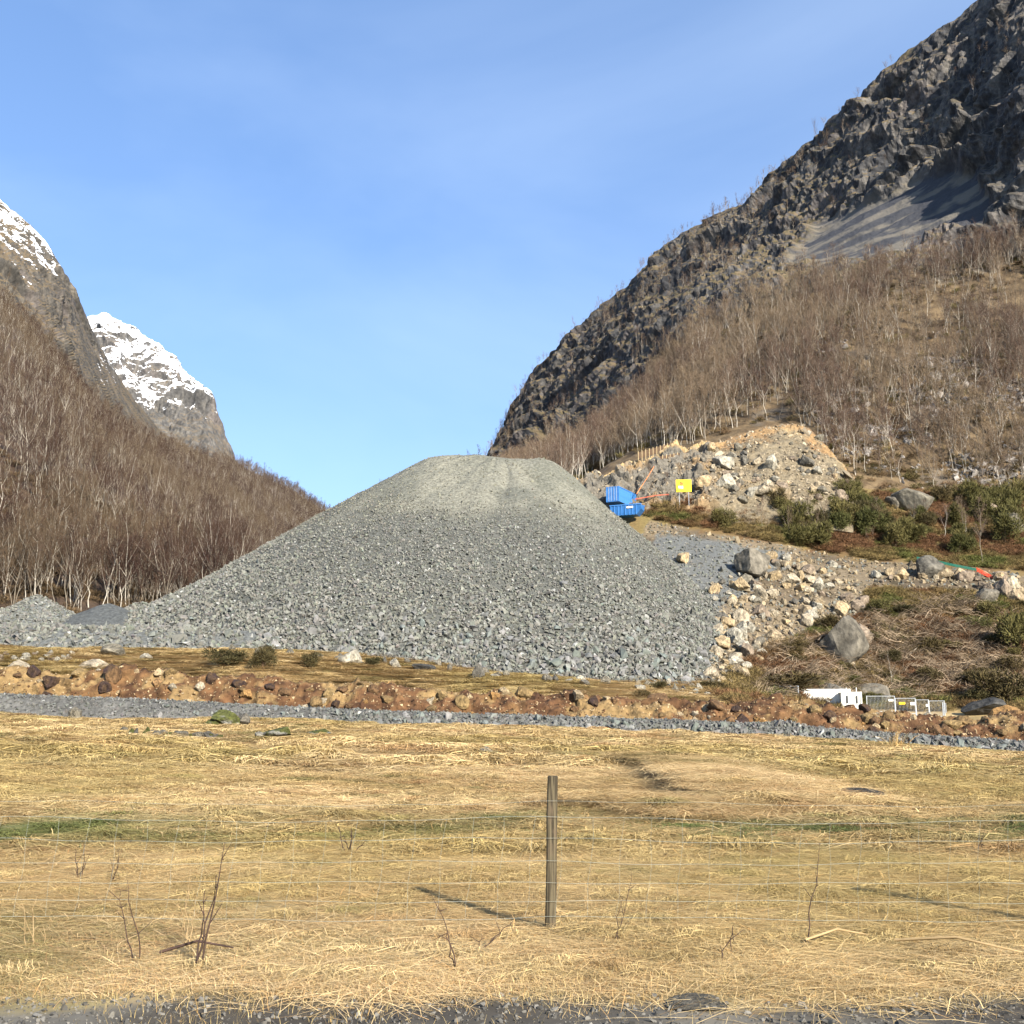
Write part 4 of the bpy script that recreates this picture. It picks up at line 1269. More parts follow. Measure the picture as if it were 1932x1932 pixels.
BUSH_M = [(b.mesh('conifer_foliage_%d' % k, M_NEEDLE), b.mesh('juniper_foliage_%d' % k, M_NEEDLEB), s.mesh('bush_stems_%d' % k, M_STEM)) for k, (b, s) in enumerate(BUSH)]
r7 = np.random.default_rng(17)
def bush(px, py, wpx, hpx, green, name, label, cat, group=None):
    p = hit(px, py, 60)
    s = p[1] / F
    t = link(name, None, loc=p, rot=(0, 0, r7.uniform(0, 6.28)), scl=(wpx * s * 0.82, wpx * s * 0.82, hpx * s * 0.95))
    tag(t, label, cat, group)
    k = int(r7.integers(4))
    link('foliage', BUSH_M[k][0 if green else 1], t)
    link('stem', BUSH_M[k][2], t)
for (px, py, w, h, g, nm, lab) in [
        (428, 1258, 70, 34, 0, 'juniper_bush', 'spreading brown-green juniper behind the soil bank'),
        (497, 1264, 48, 46, 0, 'juniper_bush', 'rounded upright juniper, biggest of three below the pile'),
        (586, 1262, 32, 32, 0, 'juniper_bush', 'small upright juniper right of the rounded one'),
        (704, 1258, 30, 18, 0, 'juniper_bush', 'little brown bush in the grass at the pile foot'),
        (1240, 1304, 28, 20, 0, 'juniper_bush', 'low juniper at the right end of the pile toe'),
        (1212, 1318, 40, 18, 0, 'juniper_bush', 'brownish low shrub on the end of the soil bank'),
        (1352, 1305, 44, 22, 0, 'juniper_bush', 'dark low shrub at the bottom corner of the rubble slope'),
        (1470, 970, 44, 56, 0, 'juniper_bush', 'dense dark evergreen beside the dark boulder'),
        (1372, 1000, 44, 44, 1, 'young_pine', 'bright green young pine on the rusty heather right of the sign'),
        (1915, 1240, 70, 90, 1, 'young_pine', 'deep green bush at the right edge above the wire panels'),
        (1905, 1330, 90, 70, 0, 'juniper_bush', 'olive scrub thicket at the right edge behind the wire panels'),
        (1480, 1310, 120, 44, 0, 'juniper_bush', 'broad low juniper thicket left of the white containers')]:
    bush(px, py, w, h, g, nm, lab, 'pine' if g else 'juniper')
for q in range(70):
    px = r7.uniform(1480, 1960); py = r7.uniform(960, 1068) - (40 if px > 1550 else 0) * r7.random()
    if in_poly(px, py, RUBBLE_POLY): continue
    if 1640 < px < 1780 and 955 < py < 985: continue
    w = r7.uniform(24, 58)
    bush(px, py, w, w * r7.uniform(0.75, 1.25), r7.random() < 0.75, 'young_pine', '%s young pine %s %s' % ('low' if w < 34 else 'broad', 'at the front of the terrace' if py > 1010 else 'at the back of the terrace', 'near the dark evergreen' if px < 1580 else 'left of the large smooth boulder' if px < 1680 else 'below the large smooth boulder' if px < 1780 else 'by the pointed rock' if px < 1880 else 'at the right edge'), 'pine', 'young pines on the terrace')
for q in range(58):
    px, py = r7.uniform(1400, 1950), r7.uniform(1150, 1335)
    if in_poly(px, py, RUBBLE_POLY): continue
    w = r7.uniform(22, 60)
    bush(px, py, w, w * r7.uniform(0.4, 0.8), r7.random() < 0.25, 'juniper_bush', '%s scrub bush on the bank %s' % ('low' if w < 36 else 'broad', ('left of' if px < 1545 else 'below' if px < 1640 and py > 1250 else 'above' if px < 1640 else 'right of') + ' the huge cracked boulder' if px < 1760 else ('high up under the track' if py < 1230 else 'behind the wire panels') + ' near the right edge'), 'juniper', 'scrub bushes on the bank')

# heather and brushwood on the bank and the terrace
HEATH = [bush_shape(440 + k, 260, 0.7, 0.55, 0.32, 0.35, 0.022).mesh('heather_%d' % k, M_SCRUB) for k in range(4)]
BRUSH = []
for k in range(3):
    r = np.random.default_rng(460 + k); m = MB()
    for q in range(46):
        a = r.normal(0.4, 0.9); e = r.uniform(-0.05, 0.7); L = r.uniform(0.8, 2.4)
        d = np.array([math.cos(a) * math.cos(e), math.sin(a) * math.cos(e), math.sin(e)])
        b = np.r_[r.normal(0, 0.6, 2), r.uniform(0, 0.3)]
        m.tube(np.array([b, b + d * L * 0.5, b + d * L + (0, 0, -0.15 * L)]), [0.03, 0.02, 0.006], 3, np.ones(3) * r.uniform(0.6, 1.5), caps=False)
    BRUSH.append(m.mesh('brushwood_%d' % k, M_SCRUB))
HEATH_POLY = [(1200, 960), (1290, 945), (1560, 930), (1960, 930), (1960, 1345), (1400, 1340), (1340, 1310), (1440, 1230), (1620, 1165), (1640, 1112), (1960, 1130), (1960, 1080), (1640, 1058), (1490, 1030), (1330, 1000), (1225, 985)]
Q = hits(poly_points(HEATH_POLY, 6500, r7))
n = len(Q)
hn = fbm(Q, 7.0, 3, 221)
tone = mixc(np.array((0.165, 0.086, 0.042)), np.array((0.195, 0.142, 0.056)), smooth01(hn, -0.25, 0.25))
tone = mixc(tone, np.array((0.12, 0.125, 0.035)), smooth01(fbm(Q, 5.0, 3, 223), 0.2, 0.4)) * r7.uniform(0.45, 1.15, (n, 1))
sc = r7.uniform(0.7, 1.6, n)
tag(scatter_gn('heather', Q, np.c_[np.zeros((n, 2)), r7.uniform(0, 6.28, n)], np.repeat(sc[:, None], 3, 1), r7.integers(0, 4, n), HEATH, tone), 'rust-brown heather and dead scrub on the right slope')
Q = hits(poly_points([(1420, 1320), (1430, 1240), (1620, 1170), (1800, 1130), (1940, 1180), (1940, 1320)], 800, r7))
n = len(Q)
tag(scatter_gn('brushwood', Q, np.c_[r7.normal(0, 0.2, (n, 2)), r7.uniform(0, 6.28, n)], np.repeat(r7.uniform(0.7, 1.6, n)[:, None], 3, 1), r7.integers(0, 3, n), BRUSH,
    np.array((0.215, 0.16, 0.105)) * r7.uniform(0.5, 1.4, (n, 1))), 'tangle of cut brushwood on the bank above the containers')

# understory on both forest floors: low bushes and stones
QU, iU, jU = sample_surface(RP, wR + 0.5 * rforest * (rpx > 1540) * (rpy > 700) * (rpx < 2100), 2600, r7)
n = len(QU)
tone = mixc(np.array((0.13, 0.115, 0.04)), np.array((0.16, 0.10, 0.055)), r7.random(n)) * r7.uniform(0.5, 1.2, (n, 1))
tag(scatter_gn('undergrowth', QU, np.c_[np.zeros((n, 2)), r7.uniform(0, 6.28, n)], np.repeat(r7.uniform(0.9, 2.4, n)[:, None], 3, 1), r7.integers(0, 4, n), HEATH, tone), 'low scrub under the birches of the right wood')
QV, _, _ = sample_surface(LP, (lrow > 3) * (lrow < 40) * (lpx > -250) * (lpx < 420) * 1.0, 1500, r7)
QV = np.r_[QV, QX + r7.normal(0, 1.5, QX.shape) * np.array([1, 1, 0]), QX]
n = len(QV)
tag(scatter_gn('undergrowth', QV, np.c_[np.zeros((n, 2)), r7.uniform(0, 6.28, n)], np.repeat(r7.uniform(1.0, 2.6, n)[:, None], 3, 1), r7.integers(0, 4, n), HEATH, np.array((0.11, 0.075, 0.04)) * r7.uniform(0.5, 1.3, (n, 1))), 'brown scrub along the foot of the left wood')
QT, _, _ = sample_surface(RP, rforest * smooth01(rrow, 8, 12) * (rpx > 1540) * (rpx < 2100) * np.where(fbm(RB, 13.0, 3, 225) > 0.12, 1.0, 0.05) * np.interp(rpy, [620, 720, 950], [0, 1, 0.8]), 2600, r7)
tag(scatter_stones('talus', QT, 0.9 * np.exp(r7.normal(0, 0.45, len(QT))), np.array((0.25, 0.225, 0.20)) * r7.uniform(0.6, 1.3, (len(QT), 1)), M_STONE, None, r7), 'grey talus stones between the birches on the right slope')

# ------------------------------------------------------------------ blasted rock face above the blue containers
FK = [1085, 1130, 1170, 1200, 1250, 1300, 1350, 1400, 1440, 1480, 1520, 1545, 1575, 1610]
f_top = [915, 900, 888, 878, 866, 852, 838, 818, 808, 800, 806, 826, 862, 905]
f_mid = [930, 920, 908, 900, 892, 885, 878, 870, 866, 868, 872, 880, 900, 930]
f_bot = [960, 955, 958, 960, 962, 962, 960, 958, 955, 955, 955, 955, 955, 960]
FB = loft(FK, [(np.array(f_bot) + 45, [203] * 14), (f_bot, [209] * 14), (f_mid, [216, 217, 219, 221, 222, 223, 223, 224, 224, 225, 225, 225, 224, 222]),
               (f_top, [224, 228, 231, 233, 236, 238, 240, 241, 242, 243, 243, 241, 236, 230]), (np.array(f_top) + 12, [250] * 14)], 330, [6, 60, 60, 12])
fpx, fpy = proj(FB)
FN = normals_of(FB); FN = np.where(FN[..., 1:2] > 0, -FN, FN)
frow = np.arange(FB.shape[0])[:, None] + 0 * fpx
rocky = np.clip(1 - 0.72 * smooth01(fpx + 25 * fbm(FB, 8.0, 3, 233), 1320, 1370), 0, 1)
FP = FB + crags(FB, FN, 3.0, 7.0, (0.3, 0, 1.0), 231, 0.6, 0.5) * (rocky * smooth01(frow, 4, 10) * (1 - smooth01(frow, 118, 126)))[..., None] + FN * (0.7 * fbm(FB, 3.5, 4, 235))[..., None] * smooth01(frow, 4, 10)[..., None]
n1, n2 = fbm(FB, 6.0, 4, 237), fbm(FB, 1.6, 4, 239)
rock = mixc(np.array((0.125, 0.112, 0.09)), np.array((0.215, 0.145, 0.075)), smooth01(n1 + 0.5 * n2, -0.05, 0.4))
rock = mixc(rock, np.array((0.36, 0.255, 0.125)), smooth01(frow, 96, 116) * smooth01(n2, -0.5, 0.1))
soilc = mixc(np.array((0.18, 0.142, 0.085)), np.array((0.105, 0.085, 0.052)), smooth01(n1, -0.2, 0.3))
soilc = mixc(soilc, np.array((0.19, 0.105, 0.045)), 0.85 * smooth01(frow + 30 * n1 + 14 * n2, 98, 118))
fcol = mixc(soilc, rock, rocky)
face = tag(link('blasted_rock_face', None), 'blasted tan rock face and raw soil cut above the blue containers', 'rock face')
link('rock', mesh_from('face_rock', FP.reshape(-1, 3), grid_tris(*fpx.shape), M_SOIL, fcol.reshape(-1, 3)), face)
r8 = np.random.default_rng(18)
QF, iF, jF = sample_surface(FP, (1 - 0.8 * rocky) * smooth01(frow, 6, 10) * (frow < 126) * np.where(frow < 70, 1.6, 0.7), 1900, r8)
scatter_stones('rubble', QF, 0.42 * np.exp(r8.normal(0, 0.45, len(QF))), np.array((0.29, 0.235, 0.16)) * r8.uniform(0.55, 1.3, (len(QF), 1)), M_STONE, face, r8)
for q in range(110):
    i, j = int(124 - 114 * r8.random() ** 0.6), int(r8.integers(150, 320))
    w = (6 + 20 * r8.random() ** 2.5) * (1.25 if i < 60 else 0.7)
    boulder(0, 0, w, w * r8.uniform(0.6, 0.95), r8.choice(['cream', 'grey', 'grey', 'pink', 'white']), 'block', base=FP[i, j], parent=face)

def rotz(a):
    c, s = math.cos(a), math.sin(a)
    return np.array([(c, -s, 0), (s, c, 0), (0, 0, 1.0)])

# ------------------------------------------------------------------ containers
M_BLUE = m_plain('blue_paint', (0.045, 0.165, 0.42), (0.06, 0.20, 0.48), 1.2, 0.5)
M_BLUE2 = m_plain('dark_blue_paint', (0.016, 0.09, 0.25), (0.03, 0.13, 0.33), 1.2, 0.5)
M_WHITE = m_plain('white_paint', (0.60, 0.59, 0.53), (0.68, 0.67, 0.61), 0.8, 0.5)
M_GALV = m_plain('galvanised_steel', (0.42, 0.44, 0.45), (0.55, 0.57, 0.58), 5.0, 0.45, metal=0.5)
M_BLACK = m_plain('black_rubber', (0.02, 0.02, 0.022), (0.035, 0.035, 0.035), 3.0, 0.6)
M_SIGN = m_plain('yellow_sign_paint', (0.80, 0.55, 0.01), (0.86, 0.62, 0.02), 1.0, 0.5)
M_ORANGE = m_plain('orange_plastic', (0.75, 0.22, 0.06), (0.80, 0.28, 0.09), 2.0, 0.5)
M_RED = m_plain('red_plastic', (0.75, 0.06, 0.025), (0.82, 0.10, 0.04), 2.0, 0.5)
M_GREENNET = m_plain('green_netting', (0.02, 0.13, 0.09), (0.03, 0.18, 0.12), 2.0, 0.6)
M_PLANK = m_plain('brown_planks', (0.070, 0.042, 0.024), (0.105, 0.066, 0.038), 1.2, 0.85, mapscale=(1, 1, 6))
M_POSTW = m_plain('pale_timber', (0.34, 0.25, 0.135), (0.42, 0.32, 0.18), 2.0, 0.85)

def shipping_container(p, yaw, L, W, H, paint, label, trim=None, door_end=True):
    t = tag(link('shipping_container', None, loc=p, rot=(0, 0, yaw)), label, 'container')
    b = MB()
    b.box((-L / 2 + .06, -W / 2 + .06, 0.12), (L / 2 - .06, W / 2 - .06, H - 0.08))
    b.build('body', paint, t)
    fr = MB()
    for sx in (-1, 1):
        for sy in (-1, 1):
            fr.box((sx * L / 2 - .08, sy * W / 2 - .08, 0), (sx * L / 2 + .08, sy * W / 2 + .08, H))
    for sy in (-1, 1):
        for z in (0.02, H - .14):
            fr.box((-L / 2 + .08, sy * W / 2 - .06, z), (L / 2 - .08, sy * W / 2 + .06, z + .12))
    for sx in (-1, 1):
        for z in (0.02, H - .14):
            fr.box((sx * L / 2 - .06, -W / 2 + .08, z), (sx * L / 2 + .06, W / 2 - .08, z + .12))
    fr.build('frame', trim or paint, t)
    rb = MB().box((-.13, -.025, 0.18), (.13, .025, H - 0.18)).mesh('rib', paint)
    n = int(L / 0.55)
    for k in range(n):
        x = -L / 2 + 0.3 + k * (L - 0.6) / max(1, n - 1)
        for sy in (-1, 1):
            link('rib', rb, t, loc=(x, sy * (W / 2 - .032), 0))
    if door_end:
        for sy in (-1, 1):
            d = MB(); d.box((-L / 2 - .02, min(sy * .04, sy * (W / 2 - .12)), 0.2), (-L / 2 + .05, max(sy * .04, sy * (W / 2 - .12)), H - 0.18))
            dd = d.build('door', trim or paint, t)
            for yy in (0.28, 0.78):
                rd = MB(); rd.tube([(-L / 2 - .06, sy * yy, 0.15), (-L / 2 - .06, sy * yy, H - .12)], 0.035, 6)
                rd.build('lock_rod', M_GALV, dd)
    return t

p = at(1168, 951, 208.0)
shipping_container(p - np.array([0, 0, 0.1]), math.radians(62), 6.06, 2.44, 2.9, M_BLUE, 'blue shipping container standing behind the right shoulder of the pile')
# small blue unit behind it
p2 = at(1186, 945, 213.0)
t = tag(link('equipment_cabinet', None, loc=p2 - np.array([0, 0, 0.9]), rot=(0, 0, math.radians(62))), 'small blue cabinet behind the right end of the blue container', 'cabinet')
MB().box((-1.2, -1.1, 0), (1.2, 1.1, 2.2)).build('body', M_BLUE, t); MB().box((-1.26, -1.16, 2.2), (1.26, 1.16, 2.3)).build('roof', M_BLUE2, t)
MB().box((-0.9, -1.13, 0.15), (0.9, -1.1, 2.0)).build('door', M_BLUE2, t)
# open skip in front of the container
sk = at(1184, 974, 203.5)
t = tag(link('skip_container', None, loc=sk, rot=(0, 0, math.radians(-22))), 'dark blue open skip in front of the blue shipping container', 'skip')
V = np.array([(-3.0, -1.2, 0), (2.0, -1.2, 0), (2.9, -1.2, 1.0), (2.9, -1.2, 1.9), (-3.0, -1.2, 1.9)])
V2 = V + np.array([0, 2.4, 0])
bm_ = MB()
Vs = np.r_[V, V2]
bm_.add(Vs, [(0, 1, 2), (0, 2, 3), (0, 3, 4), (5, 7, 6), (5, 8, 7), (5, 9, 8)])
bm_.add(Vs, [(0, 5, 6, 1), (1, 6, 7, 2), (2, 7, 8, 3), (4, 9, 5, 0)])
bm_.build('tub', M_BLUE2, t)
rr_ = MB().box((-.06, -1.29, 0.05), (.06, -1.19, 1.85)).mesh('rib', M_BLUE)
for x in np.linspace(-2.8, 2.0, 8):
    link('rib', rr_, t, loc=(x, 0, 0))
MB().box((-3.05, -1.32, 1.85), (2.98, -1.14, 2.02)).box((-3.05, 1.14, 1.85), (2.98, 1.32, 2.02)).build('rim', M_BLUE, t)
MB().box((0.2, -1.33, 1.25), (1.45, -1.30, 1.6)).build('label_plate', M_WHITE, t)

w1 = at(1551, 1341, 139.0)
shipping_container(w1, math.radians(-3), 6.3, 2.44, 2.6, M_WHITE, 'long side of a white container half hidden by the soil bank', M_WHITE, False)
w2 = at(1605, 1347, 137.2)
tw = shipping_container(w2, math.radians(-6), 2.25, 2.2, 2.6, M_WHITE, 'short white container in front of the long one, next to the wire panels', M_WHITE, False)
for dx, w in ((-0.55, 0.16), (0.62, 0.16)):
    MB().box((dx - w / 2, -1.17, 1.25), (dx + w / 2, -1.13, 2.15)).build('vent', M_BLACK, tw)
for dx in (-0.55, 0.62):
    MB().tube([(dx, -1.0, 2.55), (dx, -1.0, 3.1)], 0.05, 6).build('vent_pipe', M_WHITE, tw)

# ------------------------------------------------------------------ wire panels by the containers
panels = [((1458, 1326), (1508, 1330), 'low'), ((1636, 1345), (1690, 1349), ''), ((1690, 1349), (1729, 1352), ''), ((1729, 1352), (1754, 1354), ''), ((1754, 1354), (1784, 1357), ''), ((1776, 1359), (1786, 1356), '')]
plab = ['mesh fence panel on the left of the white containers', 'wire fence panel beside the short white container', 'wire fence panel with a white sign and a yellow sign',
        'narrow middle wire fence panel with a post at each end', 'wire fence panel with the small blue sign near its right end', 'end wire fence panel turned back from the road']
for q, (a, b, kind) in enumerate(panels):
    A, B = at(*a, 136.0), at(*b, 135.6 if q < 5 else 139.0)
    if q == 5: A, B = at(1780, 1357, 135.6), at(1786, 1353, 141.0)
    d = B - A; Ln = float(np.hypot(d[0], d[1]))
    t = tag(link('fence_panel', None, loc=A, rot=(0, 0, math.atan2(d[1], d[0]))), plab[q], 'fence panel', 'wire fence panels by the containers')
    H = 2.0
    for x in (0.03, Ln - 0.03):
        m = MB(); m.tube([(x, 0, -0.3), (x, 0, H)], 0.045, 6); m.build('post', M_GALV, t)
    for z in (0.15, H - 0.04):
        m = MB(); m.tube([(0, 0, z), (Ln, 0, z + d[2] * 0)], 0.035, 6); m.build('rail', M_GALV, t)
    m = MB()
    for x in np.linspace(0.15, Ln - 0.15, max(2, int(Ln / 0.16))):
        m.tube([(x, 0, 0.15), (x, 0, H - 0.05)], 0.007, 3, caps=False)
    m.build('mesh_wires', M_GALV, t)
    if q == 2:
        MB().box((0.45, -0.06, 1.25), (1.15, -0.04, 1.5)).build('notice', M_SIGN, t)
        MB().box((1.75, -0.06, 1.15), (2.3, -0.04, 1.5)).build('notice', M_WHITE, t)
    if q == 1:
        MB().box((2.55, -0.06, 1.35), (3.1, -0.04, 1.6)).build('notice', M_WHITE, t)
    if q == 4:
        MB().box((-0.35, -0.08, 1.3), (-0.1, -0.05, 1.6)).build('notice', M_WHITE, t)

# ------------------------------------------------------------------ yellow sign, barriers, hose, netting
sp = at(1291, 955, 209.5)
t = tag(link('yellow_sign', None, loc=sp, rot=(0, 0, math.radians(-4))), 'square yellow sign board standing in front of the blasted rock face', 'sign')
for x in (-0.9, 0.9):
    MB().tube([(x, 0.06, -1.0), (x, 0.06, 4.9)], 0.05, 6).build('post', M_GALV, t)
MB().box((-1.45, -0.03, 2.75), (1.45, 0.03, 5.15)).build('board', M_SIGN, t)
MB().add([(-.75, -.036, 4.15), (.15, -.036, 4.15), (-.3, -.036, 4.85)], [(0, 1, 2)]).build('warning_mark', m_plain('sign_print', (0.33, 0.16, 0.03), (0.5, 0.26, 0.04), 2.0), t)
MB().box((-1.0, -.036, 3.4), (-.1, -.032, 3.95)).build('white_print', M_WHITE, t)

def plank_barrier(a, b, Ya, Yb, H, label):
    A, B = at(*a, Ya), at(*b, Yb)
    d = B - A; Ln = float(np.hypot(d[0], d[1]))
    t = tag(link('plank_barrier', None, loc=A, rot=(0, 0, math.atan2(d[1], d[0]))), label, 'barrier', 'plank barriers below the birches')
    sl = d[2] / Ln
    for k in range(7):
        z0 = 0.05 + k * H / 7
        m = MB()
        m.add([(0, 0, z0), (Ln, 0, z0 + sl * Ln), (Ln, 0, z0 + sl * Ln + H / 7 - .025), (0, 0, z0 + H / 7 - .025), (0, .05, z0), (Ln, .05, z0 + sl * Ln), (Ln, .05, z0 + sl * Ln + H / 7 - .025), (0, .05, z0 + H / 7 - .025)],
              [(0, 1, 2, 3), (5, 4, 7, 6), (3, 2, 6, 7), (1, 0, 4, 5), (0, 3, 7, 4), (2, 1, 5, 6)])
        m.build('plank', M_PLANK, t)
    for x in np.linspace(0.1, Ln - 0.1, 10):
        m = MB(); m.box((x - .07, -.14, sl * x - 1.2), (x + .07, -.02, sl * x + H + 0.25)); m.build('post', M_POSTW, t)
plank_barrier((1203, 866), (1266, 848), 229, 236, 1.35, 'upper brown plank barrier with pale posts below the birches')
plank_barrier((1242, 874), (1306, 863), 225, 231, 1.35, 'lower brown plank barrier with pale posts on top of the rock face')

def cable(name, pts, rad, mat_, label, cat):
    P = np.array([at(*q) for q in pts])
    k = np.linspace(0, len(P) - 1, 24)
    P = np.stack([np.interp(k, np.arange(len(P)), P[:, c]) for c in range(3)], -1)
    m = MB(); m.tube(P, rad, 6)
    return tag(m.build(name, mat_, smooth=True), label, cat)
cable('hose', [(1234, 880, 215.5), (1222, 900, 213.0), (1210, 918, 211), (1201, 932, 209.5)], 0.06, M_ORANGE, 'orange hose hanging down the blasted rock face', 'hose')
def netting(name, pts, H, mat_, label, rails=2):
    P = np.array([at(*q) for q in pts])
    t = tag(link(name, None, loc=P[0]), label, 'netting')
    P = P - P[0]
    for k in range(rails):
        m = MB(); m.tube(P + np.array([0, 0, H * (k + 1) / rails]), 0.07 if rails < 4 else 0.022, 5); m.build('band', mat_, t)
    m = MB()
    for q in range(len(P) - 1):
        for s in np.linspace(0, 1, 7):
            b = P[q] * (1 - s) + P[q + 1] * s
            m.tube([b, b + np.array([0, 0, H])], 0.03, 4)
    m.build('uprights', mat_, t)
netting('safety_netting', [(1198, 943, 208), (1216, 940, 208.5), (1238, 936, 209), (1262, 934, 209.5)], 0.22, m_plain('faded_red_plastic', (0.34, 0.08, 0.05), (0.45, 0.13, 0.07), 2.0), 'sagging red safety netting above the rubble beside the blue container', 4)
netting('safety_netting', [(1843, 1080, 186.5), (1870, 1094, 185), (1900, 1110, 183.5)], 0.75, M_RED, 'bright red barrier netting along the track at the right edge', 3)
netting('safety_netting', [(1730, 1056, 191), (1765, 1062, 190), (1800, 1070, 188.5), (1842, 1078, 187)], 0.45, M_GREENNET, 'dark green netting on the uphill side of the track', 3)
def log(name, a, b, rad, mat_, label):
    A, B = hit(*a, 60), hit(*b, 60)
    A[2] += rad; B[2] += rad + 1.2
    m = MB(); m.tube([A, A * .5 + B * .5 + (0, 0, .1), B], [rad, rad * .8, rad * .4], 6)
    tag(m.build(name, mat_, smooth=True), label, 'fallen birch')
log('fallen_birch', (1690, 1265), (1745, 1228), 0.13, M_BARK, 'pale fallen trunk lying across the brushwood on the bank')
log('fallen_birch', (1862, 1232), (1900, 1196), 0.10, M_BARK, 'thin pale fallen stem leaning by the green bush at the right edge')
# standing small birches picked out on the bank and the terrace
for (px, py, h, lab) in [(1683, 1300, 0.55, 'dead birch snag standing in the brushwood above the containers'), (1549, 1000, 0.75, 'forked white birch growing out of the pine scrub'),
                         (1854, 1060, 1.0, 'straight white birch by the track near the red netting'), (1224, 952, 0.62, 'bare sapling in front of the rock face left of the yellow sign'),
                         (1280, 965, 0.45, 'thin bare sapling just below the yellow sign'), (1655, 1010, 0.6, 'bare birch sapling left of the large smooth boulder'),
                         (1820, 1018, 0.62, 'thin bare birch in the pines right of the large smooth boulder')]:
    p = hit(px, py, 60)
    t = tag(link('birch_tree', None, loc=p, rot=(0, 0, px * 1.7), scl=(h, h, h)), lab, 'birch')
    k = int(px) % 8
    link('trunk', TRUNKS[k], t); link('crown', CROWNS[k], t)
r9 = np.random.default_rng(19)
for q in range(30):
    px, py = r9.uniform(1210, 1935), r9.uniform(935, 1035)
    if in_poly(px, py, RUBBLE_POLY) or (1262 < px < 1310) or (1150 < px < 1200): continue
    h = r9.uniform(0.28, 0.6)
    t = tag(link('birch_tree', None, loc=hit(px, py, 60), rot=(0, 0, px), scl=(h, h, h)), 'small bare sapling in front of the blasted rock face' if px < 1480 else 'small bare sapling among the young pines on the terrace', 'sapling', 'saplings on the terrace')
    k = int(r9.integers(12))
    link('trunk', TRUNKS[k], t); link('crown', CROWNS[k], t)
for (px, py, h, lab) in [(902, 862, 0.8, 'dark bare tree sticking up behind the left rim of the pile top'), (884, 866, 0.6, 'smaller bare tree at the left of the pile top'), (686, 946, 0.8, 'tiny bare tree showing over the left flank of the pile'), (716, 925, 0.8, 'tiny bare tree just below the pile rim on the left')]:
    Yd = 420 if px > 800 else 520
    p = at(px, py + 22, Yd)
    t = tag(link('birch_tree', None, loc=p, rot=(0, 0, px), scl=(h, h, h)), lab, 'birch')
    k = int(px) % 8
    link('trunk', TRUNKS[k], t); link('crown', CROWNSL[k], t)

# ------------------------------------------------------------------ stock fence
M_WOODPOST = None
_t = NT('weathered_post', 0.85, 0.2)
_f = _t.noise(_t.coord('Object', (30, 30, 1.4)), 1.5, 6, 0.6)
_g = _t.noise(_t.coord('Object', (6, 6, 2.5)), 1.5, 4, 0.6)
_cw = _t.mix(_t.ramp(_f, 0.40, 0.60), (0.038, 0.030, 0.018), (0.105, 0.085, 0.050))
_cw = _t.mix(_t.ramp(_g, 0.52, 0.62, 0, 0.6), _cw, (0.10, 0.072, 0.045))
_t.bump(_f, 0.8, 0.01)
M_WOODPOST = _t.color(_cw)
M_WIRE = m_plain('fence_wire', (0.30, 0.32, 0.27), (0.40, 0.42, 0.36), 5.0, 0.4, metal=0.3)
fence = tag(link('stock_fence', None), 'wire stock fence with a single weathered wooden post in view', 'fence')
FY = 9.29
base = hit(1038, 1759)
FYd = base[1]
for k, x in enumerate((base[0] - 5.0, base[0], base[0] + 4.3)):
    z0 = float(gz(x, FYd))
    m = MB()
    a = np.linspace(0, 2 * math.pi, 15)[:-1]
    ring = np.c_[0.043 * np.sign(np.cos(a)) * np.abs(np.cos(a)) ** 0.6, 0.043 * np.sign(np.sin(a)) * np.abs(np.sin(a)) ** 0.6]
    zs = [-0.3, 0.3, 0.6, 0.9, 1.195, 1.205]
    V = []
    for z in zs:
        s = 0.88 if z == zs[-1] else 1.0
        wob = 1 + 0.03 * math.sin(z * 9)
        V.append(np.c_[ring * s * wob + np.array([0.030 * z / 1.2 + 0.003 * math.sin(z * 5), 0.01 * z]), np.full(14, z)])
    V = np.concatenate(V); q = []
    for i in range(len(zs) - 1):
        for j in range(14):
            q.append((i * 14 + j, i * 14 + (j + 1) % 14, (i + 1) * 14 + (j + 1) % 14, (i + 1) * 14 + j))
    m.add(V, q)
    m.T.append(np.array([(70, 70 + j, 71 + j) for j in range(1, 13)]))
    m.build('post', M_WOODPOST, fence, loc=(x, FYd, z0))
WIRE_PY = [1513, 1543, 1582, 1624, 1662, 1697, 1730]
xs = np.linspace(base[0] - 8.5, base[0] + 8.6, 70)
wz = []
for k, py in enumerate(WIRE_PY):
    P0 = at(1038, py, FYd - 0.06)
    z = P0[2] + 0.012 * np.sin(xs * 1.3 + k) + 0.006 * np.sin(xs * 5.1 + 2 * k) - (0.02 + 0.01 * k * 0) * np.abs(np.sin((xs - base[0]) * math.pi / 4.27)) - 0.012 * np.maximum(0, xs - base[0]) / 4
    if k == 1: z = z - 0.025 * np.exp(-((xs - 2.2) / 0.35) ** 2)
    wz.append(z)
    m = MB(); m.tube(np.c_[xs, np.full_like(xs, FYd - 0.06), z], 0.0012 if k else 0.0009, 4)
    m.build('horizontal_wire', M_WIRE, fence)
for v in np.arange(-24, 25):
    x = base[0] - 0.13 + v * 0.238
    if abs(x) > 5.4: continue
    pts = [(x + 0.012 * math.sin(v * 2.1 + k * 1.7) - 0.014 * k + 0.02, FYd - 0.06, float(np.interp(x, xs, wz[k]))) for k in range(1, 7)]
    m = MB(); m.tube(pts, 0.0008, 4)
    m.build('vertical_wire', M_WIRE, fence)

